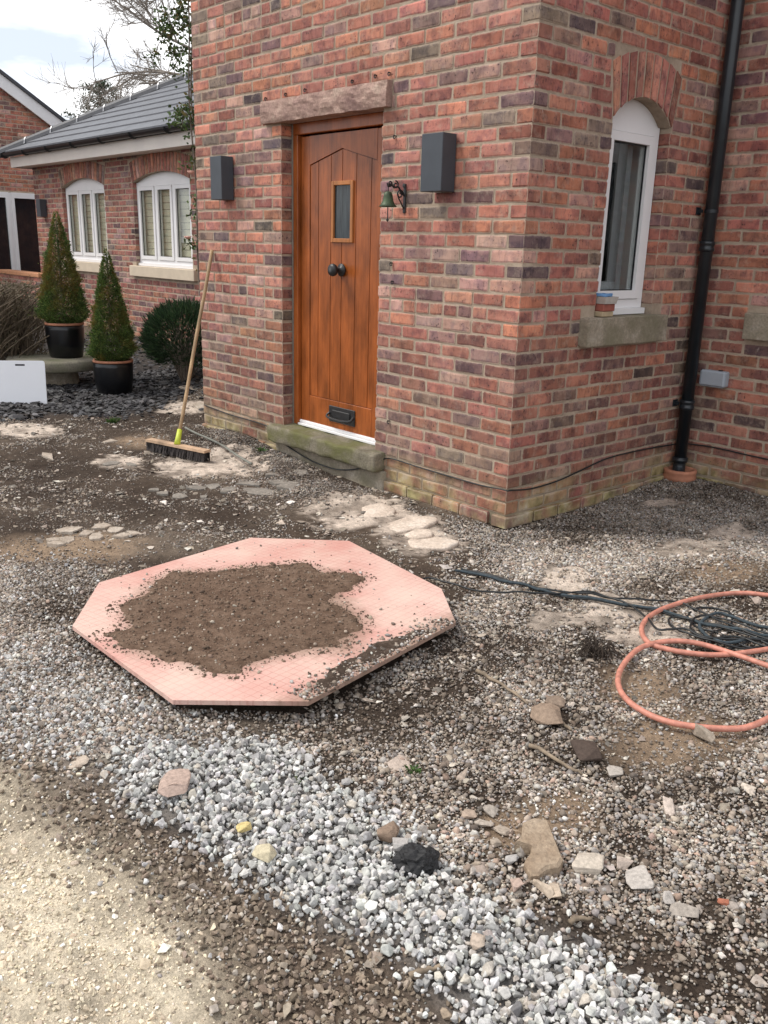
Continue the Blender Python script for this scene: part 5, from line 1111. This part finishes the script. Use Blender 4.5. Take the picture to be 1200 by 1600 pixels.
SD = [(pk, 'stone', 'flat pinkish stone lying alone on the limestone gravel', .03), ((.50, .44, .31), 'stone', 'cream wedge-shaped stone on the limestone gravel', .03), ((.55, .44, .20), 'stone', 'small yellow stone on the limestone gravel', .02), (None, 'tar_lump', 'black lump of tar on the edge of the limestone gravel', .075),
 (br, 'stone', 'rounded brown stone beside the black lump', .04), (gy_, 'stone', 'small grey stone beside the black lump', .03), (tn, 'broken_slab', 'big tan broken slab sunk in the gravel', .05), (gy_, 'slab_fragment', 'small grey fragment at the side of the big tan slab', .018), ((.47, .41, .34), 'slab_fragment', 'pale triangular slab fragment beside the big tan slab', .03), ((.40, .365, .33), 'slab_fragment', 'grey trapezoid slab fragment with a pink spot', .035), ((.33, .29, .25), 'slab_fragment', 'low grey-brown slab fragment beyond the trapezoid one', .03), ((.36, .33, .30), 'slab_fragment', 'small upright fragment between two larger slab pieces', .025), (pk, 'slab_fragment', 'pinkish fragment below the big tan slab', .02), ((.44, .36, .28), 'slab_fragment', 'long thin fragment below the big tan slab, one of a pair', .025), ((.44, .36, .28), 'slab_fragment', 'long thin fragment below the big tan slab, one of a pair', .025), ((.40, .33, .28), 'slab_fragment', 'small pinkish fragment next to the pale triangular one', .02)]
fl_lab = 'flat grey-brown flake in the small pile above the big tan slab'
SD += [(c_, 'stone_flake', fl_lab, .014) for c_ in ((.33, .29, .25), (.36, .31, .26), (.38, .32, .26), (.30, .25, .2), (.36, .28, .22))]
SD += [((.26, .19, .14), 'clod', 'brown clod of earth lying by a short stick', .045), ((.22, .165, .125), 'clod', 'smaller clod of earth touching the brown clod', .035), ((.07, .05, .04), 'clod', 'long dark clod of soil beside the mossy stick', .045), ((.42, .345, .29), 'flat_stone', 'pale pink flat stone half buried in pea gravel', .012), ((.30, .25, .20), 'stone', 'small upright stone on the tan earth inside the hose loop', .05), ((.44, .36, .29), 'stone', 'pinkish rounded stone among the limestone away from the black lump', .03), ((.50, .42, .36), 'stone', 'pale pink stone alone on the pea gravel', .03), ((.35, .13, .08), 'brick_chip', 'small orange-red chip of brick on the gravel', .012), ((.38, .34, .30), 'stone', 'flat grey stone on the gravel below the hose loop', .02)]
for i, ((x, y, w, h), (c_, nm, lb, zt)) in enumerate(zip(STONES, SD)):
    if nm == 'tar_lump':
        bm = bmesh.new(); bmesh.ops.create_icosphere(bm, subdivisions=4, radius=.5); a = -YAW; zc = hz(x, y)
        for v in bm.verts:
            q = v.co.normalized(); k = .44 + .16 * mnoise.noise(q * 1.6 + Vector((3, 1, 7))) + .08 * mnoise.noise(q * 4) + .05 * mnoise.noise(q * 10)
            q = Vector((q.x * k * w * 1.25, q.y * k * h * 1.1, q.z * k * .085)); v.co = Vector((x + q.x * math.cos(a) - q.y * math.sin(a), y + q.x * math.sin(a) + q.y * math.cos(a), zc + .022 + q.z))
        setprops(MB().bm(bm).build(nm, M['tar'], None, False), lb, 'lump'); continue
    grp = 'flakes above the big tan slab' if nm == 'stone_flake' else ('pair of long fragments' if 'one of a pair' in lb else None)
    if i == 6: continue
    hull_stone(x, y, w * 1.08, h * .95, zt * 1.15, c_, 50 + i, nm, lb, 'clod' if nm == 'clod' else 'stone', group=grp, sink=.2 if nm != 'flat_stone' else .4, npt=10 if 'fragment' in nm else 16)
# the big slab keeps its notched outline
x, y, w, h = STONES[6]; a = -YAW; zz = hz(x, y)
outl = [(-.46, .05), (-.30, .18), (-.22, .42), (.02, .50), (.30, .47), (.36, .1), (.42, -.22), (.30, -.34), (.05, -.38), (-.12, -.48), (-.28, -.5), (-.36, -.3), (-.2, -.16), (-.16, -.02)]
def so(p, k=1.0): q = Vector((p[0] * w * 1.25 * k, p[1] * h * 1.05 * k)); return (x + q.x * math.cos(a) - q.y * math.sin(a), y + q.x * math.sin(a) + q.y * math.cos(a))
n = len(outl); vs = [(*so(p), zz - .02) for p in outl] + [(*so(p), zz + .028 + .012 * p[1]) for p in outl] + [(*so(p, .9), zz + .036 + .015 * p[1]) for p in outl]
m = MB().add(vs, [tuple(range(2 * n, 3 * n)), tuple(range(n))[::-1]] + [(k_ * n + i, k_ * n + (i + 1) % n, (k_ + 1) * n + (i + 1) % n, (k_ + 1) * n + i) for k_ in (0, 1) for i in range(n)])
setprops(m.build('broken_slab', rock_mat('slab_tan', (.26, .185, .125), (.37, .285, .205), (.45, .36, .27), 9, .9), None), 'big tan broken slab with a notched edge sunk in the gravel', 'slab')
# flat paving scraps at the back
def flat_stone(x, y, w, h, th, seed, label, group, mat='slab'):
    rr = random.Random(seed); a = -YAW + rr.uniform(-.9, .9); n = rr.randint(4, 7); zz = hz(x, y); rd = mat == 'slab_pale'
    if rd: n = 22; p1, p2 = rr.uniform(0, 6), rr.uniform(0, 6)
    pr_ = [((.46 + .07 * math.sin(2 * w_ + p1) + .04 * math.sin(3 * w_ + p2)) * math.cos(w_), (.46 + .07 * math.sin(2 * w_ + p1) + .04 * math.sin(5 * w_ + p2)) * math.sin(w_)) for w_ in [6.283 * i / n for i in range(n)]] if rd else [(q_ * math.cos(w_), q_ * math.sin(w_)) for q_, w_ in [(rr.uniform(.34, .64), 6.283 * (i + rr.uniform(-.3, .3)) / n) for i in range(n)]]
    tl, t2 = rr.uniform(-.08, .08), rr.uniform(-.08, .08)
    def P(p, k, z): q = (p[0] * w * k, p[1] * h * k); return (x + q[0] * math.cos(a) - q[1] * math.sin(a), y + q[0] * math.sin(a) + q[1] * math.cos(a), zz + z + q[0] * tl + q[1] * t2)
    prof = [(1, -.01), (1.0, th * .45), (.96, th * .8), (.86, th), (.45, th * 1.1)] if rd else [(1, -.01), (1, th * .75), (.95, th)]; lv = len(prof)
    vs = [P(p, k_, z_) for k_, z_ in prof for p in pr_]
    m = MB().add(vs, [tuple(range((lv - 1) * n, lv * n)), tuple(range(n))[::-1]] + [(k_ * n + i, k_ * n + (i + 1) % n, (k_ + 1) * n + (i + 1) % n, (k_ + 1) * n + i) for k_ in range(lv - 1) for i in range(n)])
    return setprops(m.build('concrete_lump' if rd else 'flat_stone', M[mat], None, rd), label, 'concrete' if rd else 'stone', group)
M['slab_grey'] = rock_mat('grey_flat_stone', (.16, .145, .125), (.25, .225, .195), (.34, .31, .27), 10, .7)
for i, (x, y, w, h) in enumerate(FLATS):
    if i < 9 or i == 21: lb, gp, mt = 'flat stone in the loose pile on tan earth behind the pink sheet', 'flat stones in the loose pile', 'slab'
    elif i < 26: lb, gp, mt = 'grey flat stone among the broken paving between the broom and the sheet', 'broken paving by the broom', 'slab_grey'
    elif i < 30: lb, gp, mt = 'pale lump of old concrete under the wall beside the doorstep', 'concrete lumps by the doorstep', 'slab_pale'
    else: lb, gp, mt = 'lone flat stone on the earth towards the slate bed', 'flat stones near the slate bed', 'slab'
    if 9 <= i < 26 and i != 21: k_ = random.Random(i).uniform(.55, 1.3); w *= k_; h *= k_ * random.Random(i + 50).uniform(.7, 1.2)
    flat_stone(x, y, w * (1.05 if not 26 <= i < 30 else 1.25), h * (1.05 if not 26 <= i < 30 else 1.3), .014 if i < 9 or i > 29 else (.008 if i < 26 else .014), 900 + i, lb, gp, mt)

# ------------------------------------------------------------------ plants
def leaves(P, D, ln, wd, colr, name, parent, mat=None, fold=0.0):
    # one narrow diamond leaf per point P along direction D
    n = len(P); D = D / np.linalg.norm(D, axis=1, keepdims=True); r_ = rng.normal(size=(n, 3)); S = np.cross(D, r_); S /= np.linalg.norm(S, axis=1, keepdims=True) + 1e-9
    ln = np.asarray(ln)[:, None] * np.ones((n, 1)); wd = np.asarray(wd)[:, None] * np.ones((n, 1))
    V = np.stack([P, P + D * ln * .45 + S * wd * .5, P + D * ln, P + D * ln * .45 - S * wd * .5], 1).reshape(-1, 3)
    F = np.arange(4 * n).reshape(-1, 4); me = bpy.data.meshes.new(name)
    me.vertices.add(len(V)); me.vertices.foreach_set('co', V.astype(np.float32).ravel()); me.loops.add(F.size); me.loops.foreach_set('vertex_index', F.astype(np.int32).ravel())
    me.polygons.add(n); me.polygons.foreach_set('loop_start', np.arange(0, F.size, 4, dtype=np.int32)); me.update(calc_edges=True)
    a = me.color_attributes.new('Col', 'FLOAT_COLOR', 'POINT'); a.data.foreach_set('color', np.concatenate([np.repeat(colr, 4, 0), np.ones((4 * n, 1))], 1).astype(np.float32).ravel())
    me.materials.append(mat or M['leaf']); o = adopt(link(bpy.data.objects.new(name, me)), parent); o['kind'] = 'stuff'; return o
def conifer(x, y, z, hgt, rad, pot_h, pot_r, label, seed, bronze):
    rad *= 1.12
    t = thing('potted_conifer', (x, y, z), label, 'potted shrub', 'cone-shaped conifers in black pots')
    MB().lathe([(0, 0), (pot_r * .78, 0), (pot_r * .86, .01), (pot_r * .97, pot_h * .45), (pot_r, pot_h * .8), (pot_r * .99, pot_h * .93)], (x, y, z), 32).build('pot', M['pot'], t, True)
    MB().lathe([(pot_r * .9, pot_h * .93), (pot_r * 1.01, pot_h * .931), (pot_r * 1.015, pot_h * .97), (pot_r * .98, pot_h), (pot_r * .88, pot_h * .99), (pot_r * .86, pot_h * .93)], (x, y, z), 32).build('rim', M['terracotta'], t, True)
    MB().lathe([(0, 0), (pot_r * .9, 0), (pot_r * .9, .01), (0, .02)], (x, y, z + pot_h * .935), 24).build('compost', M['compost'], t)
    MB().tube([(x, y, z + pot_h * .94), (x, y, z + pot_h + hgt * .9)], [.02, .006], 8).build('stem', M['bark'], t)
    n = 30000; u = 1 - np.sqrt(rng.random(n)) * 1.0; u = np.clip(u, 0, .995); ph = rng.uniform(0, 6.283, n)
    lump = .66 + .62 * fbm(ph * 1.1, u * 9, 2.4, seed, 3)
    prof = np.minimum(1.0, .55 + u * 5.5) * (1 - u) ** .82
    dep = np.where(rng.random(n) < .07, 1 + np.abs(rng.normal(0, .12, n)), 1 - np.abs(rng.normal(0, .16, n))); rr_ = rad * prof * lump * dep
    P = np.stack([x + rr_ * np.cos(ph), y + rr_ * np.sin(ph), z + pot_h * .97 + u * hgt + rng.normal(0, .006, n)], -1)
    D = np.stack([np.cos(ph), np.sin(ph), rng.uniform(.2, 1.4, n)], -1) + rng.normal(0, .45, (n, 3))
    g = pick([(.085, .14, .035), (.12, .18, .045), (.05, .085, .025), (.16, .19, .055)], [4, 3, 3, 1.5], n, .25)
    bz = np.clip((fbm(ph, u * 5, 1.7, seed + 5, 4) - .53) * 4 + bronze * (u * .9 + .15), 0, 1)[:, None] * rng.uniform(.3, 1, (n, 1))
    g = g * (1 - bz) + np.array((.23, .145, .035)) * bz
    leaves(P, D, rng.uniform(.014, .03, n), rng.uniform(.006, .011, n), g, 'foliage', t); return t
conifer(-5.4, .22, hz(-5.4, .22), 1.07, .215, .345, .195, 'greener cone-shaped conifer in a black glazed pot standing on the ground', 201, .25)
rs = thing('stone_slab_table', (-6.28, -.06, 0), 'low round concrete slab under the taller potted conifer', 'slab')
MB().lathe([(0, .20), (.46, .20), (.485, .215), (.49, .29), (.475, .315), (0, .32)], (-6.33, .0, -.03), 40).build('slab', M['concrete'], rs, True)
MB().lathe([(0, -.05), (.24, -.05), (.22, .1), (.22, .199), (0, .199)], (-6.33, .0, -.03), 16).build('pier', M['sill'], rs)
conifer(-6.24, .09, .29, 1.12, .235, .36, .195, 'bronze-tinged cone-shaped conifer in a black pot on the round slab', 231, .75)

# dark evergreen mound by the wing
def mound(x, y, z):
    t = thing('evergreen_shrub', (x, y, z), 'dark green dome-shaped evergreen shrub beside the corner of the brick house', 'shrub')
    m = MB(); rr = random.Random(8)
    for i in range(60):
        a = rr.uniform(0, 6.283); r1 = rr.uniform(.08, .33); hh = rr.uniform(.32, .6)
        m.tube(spline([(x + .04 * math.cos(a), y + .04 * math.sin(a), z - .02), (x + r1 * .5 * math.cos(a), y + r1 * .5 * math.sin(a), z + hh * .45), (x + r1 * math.cos(a), y + r1 * math.sin(a), z + hh)], 4), [.008 - .0004 * k for k in range(9)], 5, False)
    s_ = m.build('stems', M['bark'], t)
    n = 11000; ph = rng.uniform(0, 6.283, n); ct = rng.uniform(-.75, 1, n); st_ = np.sqrt(1 - ct ** 2); rr_ = (.8 + .3 * fbm(ph * 2, ct * 3, 1.8, 301, 3)) * (1 - np.abs(rng.normal(0, .16, n)))
    P = np.stack([x + .42 * rr_ * st_ * np.cos(ph), y + .42 * rr_ * st_ * np.sin(ph), z + .44 + .38 * rr_ * ct], -1)
    D = np.stack([st_ * np.cos(ph), st_ * np.sin(ph), ct * .7 + .65], -1) + rng.normal(0, .28, (n, 3))
    leaves(P, D, rng.uniform(.05, .09, n), rng.uniform(.007, .012, n), pick([(.03, .06, .028), (.045, .085, .035), (.022, .042, .022), (.07, .105, .05)], [4, 3, 3, 1.2], n, .2), 'foliage', t)
mound(-5.35, 1.0, hz(-5.35, 1.0))
# twiggy brown hedge at the left
def hedge(x, y, z):
    t = thing('twiggy_shrub', (x, y, z), 'bare twiggy brown shrub with a few green leaves behind the white board', 'shrub')
    m = MB(); rr = random.Random(12); tips = []
    for i in range(1300):
        bx_, by_ = x + rr.uniform(-.55, .40), y + rr.uniform(-.35, .35); a = rr.uniform(0, 6.283); le = rr.uniform(.25, .62); lean = rr.uniform(.15, 1.3); z0 = rr.uniform(0, .62)
        p = [(bx_, by_, z + z0), (bx_ + lean * .4 * le * math.cos(a), by_ + lean * .4 * le * math.sin(a), z + z0 + le * .55), (bx_ + lean * le * math.cos(a + .5), by_ + lean * le * math.sin(a + .5), z + min(.98, z0 + le))]
        m.tube(spline(p, 3), rr.uniform(.002, .006), 4, False); tips += p[1:]
    m.build('twigs', M['twig'], t)
    k = rng.integers(0, len(tips), 9000); P = np.array(tips)[k] + rng.normal(0, .035, (9000, 3)); D = rng.normal(0, 1, (9000, 3))
    leaves(P, D, rng.uniform(.014, .032, 9000), rng.uniform(.006, .012, 9000), pick([(.09, .075, .035), (.13, .095, .05), (.06, .075, .03), (.18, .14, .085)], [3, 3, 2, 1.5], 9000, .25), 'foliage', t)
hedge(-6.95, -.38, .02)
# white plastic board leaning in front of it
A, B = Vector((-5.36, -.97, 0)), Vector((-5.112, -.581, 0)); ud = (B - A).normalized(); nd = Vector((ud.y, -ud.x, 0)); ln_ = (B - A).length; zz = hz(-5.2, -.7) + .004
def bp(s_, h_, d_): p = A + ud * s_ - nd * (.10 * h_) + nd * d_; return (p.x, p.y, zz + h_)
bo = thing('white_board', (-5.24, -.78, zz), 'white plastic board with a slotted hand hole leaning by the twiggy shrub', 'board')
L0, L1, HH, r = -.18, ln_, .392, .02; hs0, hs1, h0, h1_ = .20, .285, .345, .362
m = MB()
def slab_(s0, s1, z0_, z1_): m.prism([(s0, z0_), (s1, z0_), (s1, z1_), (s0, z1_)], .0, .008, lambda a_, b_, d_: bp(a_, b_, d_))
m.prism([(L0, 0), (L1 - .006, 0), (L1, .006), (L1, h0), (L0, h0)], 0, .008, lambda a_, b_, d_: bp(a_, b_, d_))
slab_(L0, hs0, h0, h1_); slab_(hs1, L1, h0, h1_)
m.prism([(L0, h1_), (L1, h1_), (L1, HH - .02), (L1 - .006, HH - .006), (L1 - .02, HH), (L0, HH)], 0, .008, lambda a_, b_, d_: bp(a_, b_, d_)); m.build('panel', M['board'], bo)
MB().prism([(hs0 - .006, h0 - .006), (hs1 + .006, h0 - .006), (hs1 + .006, h1_ + .006), (hs0 - .006, h1_ + .006)], -.0005, -.004, lambda a_, b_, d_: bp(a_, b_, d_)).build('hand_grip', M['black'], bo)

# climbing rose on the left flank of the house
def climber():
    t = thing('climbing_rose', (-3.36, .1, .1), 'climbing rose with sparse leaves trained up the house edge beside the wing window', 'climber')
    m = MB(); rr = random.Random(21); nodes = []
    stems = [[(-3.32, .12, .1), (-3.33, .08, .8), (-3.36, .05, 1.3), (-3.33, .04, 1.9), (-3.36, .02, 2.5), (-3.32, .02, 3.1), (-3.4, .03, 3.7)], [(-3.34, .3, .1), (-3.36, .28, 1.0), (-3.45, .2, 1.7), (-3.42, .16, 2.2), (-3.5, .12, 2.5), (-3.42, .1, 3.0), (-3.38, .1, 3.5)]]
    for p in stems:
        q = spline(p, 8); m.tube(q, [.009 * (1 - .5 * i / len(q)) for i in range(len(q))], 6); nodes += [v for v in q if v.z > 1.25]
    for i in range(46):
        b = rr.choice(nodes); d = Vector((-abs(rr.gauss(.55, .3)), rr.gauss(-.12, .25), rr.gauss(.1, .5))).normalized(); l_ = rr.uniform(.05, .2)
        q = spline([b, b + d * l_ * .5 + Vector((0, 0, .03)), b + d * l_ + Vector((0, 0, rr.uniform(-.06, .03)))], 3); m.tube(q, .0028, 4, False); nodes += q[2:]
    m.build('stems', M['bark'], t)
    pts_ = np.array([tuple(v) for v in nodes]); n = 1500; w_ = np.where((pts_[:, 2] > 2.2) | ((pts_[:, 2] > 1.35) & (pts_[:, 2] < 1.75)), 1.0, .45); k = rng.choice(len(pts_), n, p=w_ / w_.sum())
    P = pts_[k] + rng.normal(0, .022, (n, 3)); P[:, 0] = np.minimum(P[:, 0], -3.275); D = rng.normal(0, 1, (n, 3)) + np.array((-.5, -.4, .2))
    leaves(P, D, rng.uniform(.025, .05, n), rng.uniform(.015, .028, n), pick([(.06, .10, .03), (.09, .14, .045), (.045, .07, .025), (.17, .14, .05)], [4, 3, 3, 1.5], n, .2), 'foliage', t)
    for (fx, fy, fz) in ((-3.42, .0, 1.52), (-3.37, .02, 2.0)):
        m = MB(); 
        for i in range(9):
            a = i * 2.4; s_ = .012 + .0012 * i; m.lathe([(0, -.01), (s_ * .6, -.004), (s_, .006), (s_ * .9, .010), (0, .004)], (fx + .006 * math.cos(a) * (i / 4), fy + .006 * math.sin(a) * (i / 4), fz + .0008 * i), 7)
        m.build('flower', M['petal_pink'], t)
climber()
# small weeds by the step and on the gravel
def weed(x, y, n, r_, label, seed, z=None):
    t = thing('weed', (x, y, hz(x, y)), label, 'weed'); ph = rng.uniform(0, 6.283, n); z0 = hz(x, y) if z is None else z
    P = np.stack([x + r_ * .5 * rng.normal(0, .5, n), y + r_ * .5 * rng.normal(0, .5, n), np.full(n, z0) + rng.uniform(0, .01, n)], -1)
    D = np.stack([np.cos(ph), np.sin(ph), rng.uniform(.2, 1.2, n)], -1)
    leaves(P, D, rng.uniform(r_ * .4, r_, n), rng.uniform(r_ * .15, r_ * .35, n), pick([(.05, .10, .025), (.08, .14, .04), (.10, .11, .05)], [3, 3, 1], n, .2), 'foliage', t)
weed(-2.22, -.13, 26, .06, 'small green weed growing at the end of the doorstep nearest the broom', 1)
weed(1.42, -2.03, 40, .03, 'small patch of green moss beside the brown stone', 2)
weed(-4.05, -.42, 60, .07, 'low green weed on the bare earth near the slate bed', 3)
weed(1.25, -2.34, 24, .03, 'tiny green moss tuft at the edge of the limestone gravel', 4)
# red-flowered plant behind the side window
hp_ = thing('house_plant', (-.38, .86, 1.14), 'red-flowered house plant standing inside the narrow side window', 'plant')
MB().box(-.48, -.245, .68, 1.2, 1.08, 1.12).build('inner_shelf', M['greyframe'], hp_)
MB().lathe([(0, 0), (.05, 0), (.065, .09), (.06, .1), (0, .09)], (-.36, .86, 1.1205), 16).build('pot', M['terracotta'], hp_)
n = 260; ph = rng.uniform(0, 6.283, n); P = np.stack([-.36 + rng.normal(0, .04, n), .86 + rng.normal(0, .05, n), 1.21 + rng.uniform(0, .34, n)], -1); D = np.stack([np.cos(ph), np.sin(ph), rng.uniform(0, .8, n)], -1)
leaves(P, D, rng.uniform(.04, .08, n), rng.uniform(.02, .035, n), pick([(.05, .10, .04), (.08, .13, .05)], [1, 1], n), 'foliage', hp_)
n = 40; P = np.stack([-.30 + rng.normal(0, .02, n), .88 + rng.normal(0, .05, n), 1.40 + rng.normal(0, .05, n)], -1); D = rng.normal(0, 1, (n, 3))
leaves(P, D, rng.uniform(.02, .03, n), rng.uniform(.015, .02, n), pick([(.45, .03, .05)], [1], n), 'flower', hp_)

# ------------------------------------------------------------------ trees behind the wing
def bare_tree(x, y, seed):
    t = thing('bare_tree', (x, y, 0), 'bare spreading tree with ivy clumps behind the hipped roof', 'tree'); rr = random.Random(seed); m = MB(); tr = MB(); ivy = []
    trunk = spline([(x, y, -.1), (x + .05, y - .03, 1.6), (x - .05, y + .05, 3.2), (x + .02, y, 4.6), (x - .02, y, 6.2), (x + .1, y, 7.6)], 6); tr.tube(trunk, [.17 - .12 * i / len(trunk) for i in range(len(trunk))], 10)
    def grow(p, d, l_, r_, lev):
        q = [p]; dd = d
        for i in range(4): dd = (dd + Vector((rr.gauss(0, .16), rr.gauss(0, .16), rr.gauss(.03, .14)))).normalized(); q.append(q[-1] + dd * l_ / 4)
        m.tube(q, [r_ * (1 - .13 * i) for i in range(5)], 5 if lev < 2 else 4, False)
        if lev == 0: ivy.extend(q[:2])
        if lev >= 4: return
        for i in range(rr.randint(4, 6)):
            k = rr.uniform(.3, 1) * 4; a = q[int(k)].lerp(q[min(4, int(k) + 1)], k - int(k)); nd_ = (dd + Vector((rr.gauss(0, .55), rr.gauss(0, .55), rr.gauss(.02, .5)))).normalized(); grow(a, nd_, l_ * rr.uniform(.5, .75), r_ * .56, lev + 1)
    il = Vector((-.667, -.745, 0)); ins = Vector((-.745, .667, 0))
    for z_, up_, l_ in ((4.3, .55, 1.5), (4.5, .45, 1.7), (4.6, .2, 1.5), (5.0, .6, 1.8), (5.5, .35, 1.7), (6.2, .7, 1.7), (7.0, .5, 1.6), (4.8, .4, 1.5), (6.0, .3, 1.5), (6.6, .8, 1.5)):
        k = rr.uniform(-.7, .7); s_ = 1 if rr.random() < .78 else -1
        grow(Vector((x, y, z_)), (il * s_ + ins * k + Vector((0, 0, up_))).normalized(), l_ * .92, .034, 0)
    tr.build('trunk', M['bark'], t); o = m.build('crown', simple('grey_bark', (.27, .235, .20), .9, var=.25), t); o['kind'] = 'stuff'
    base = np.array([tuple(v) for v in trunk if 2.6 < v.z < 6.5] * 2 + [tuple(v) for v in ivy[::3]]); n = 1500; P = base[rng.integers(0, len(base), n)] + rng.normal(0, .13, (n, 3)); D = rng.normal(0, 1, (n, 3)) + np.array((.3, -.5, .3))
    leaves(P, D, rng.uniform(.07, .12, n), rng.uniform(.05, .09, n), pick([(.05, .09, .025), (.08, .13, .04), (.12, .15, .06), (.035, .06, .02)], [4, 3, 1, 3], n, .2), 'ivy', t)
bare_tree(-13.75, 6.3, 33)
def fir(x, y, h, label, seed):
    t = thing('fir_tree', (x, y, 0), label, 'tree'); rr = random.Random(seed); m = MB(); tips = []
    MB().tube([(x, y, 0), (x, y, h * .5), (x, y, h)], [.16, .1, .02], 8).build('trunk', M['bark'], t)
    for i in range(150):
        u = rr.uniform(.12, 1); z_ = h * u; l_ = (1 - u) ** .6 * h * .5 * rr.uniform(.6, 1.15) + .12; a = rr.uniform(0, 6.283); q = [Vector((x, y, z_)), Vector((x + l_ * .5 * math.cos(a), y + l_ * .5 * math.sin(a), z_ + .06 * l_)), Vector((x + l_ * math.cos(a), y + l_ * math.sin(a), z_ + .22 * l_))]
        m.tube(q, [.02, .012, .005], 4, False); tips += [q[0].lerp(q[1], rr.random()) for _ in range(2)] + [q[1].lerp(q[2], rr.random()) for _ in range(5)]
    m.build('limbs', M['bark'], t); k = rng.integers(0, len(tips), 7000); P = np.array([tuple(v) for v in tips])[k] + rng.normal(0, .07, (7000, 3)); D = rng.normal(0, 1, (7000, 3)) + np.array((0, 0, .4))
    leaves(P, D, rng.uniform(.08, .16, 7000), rng.uniform(.025, .05, 7000), pick([(.055, .08, .05), (.08, .105, .065), (.04, .055, .035)], [3, 2, 3], 7000, .2), 'crown', t)
fir(-26.8, 10.1, 6.35, 'dark fir tree peeking above the hip of the tile roof', 5)
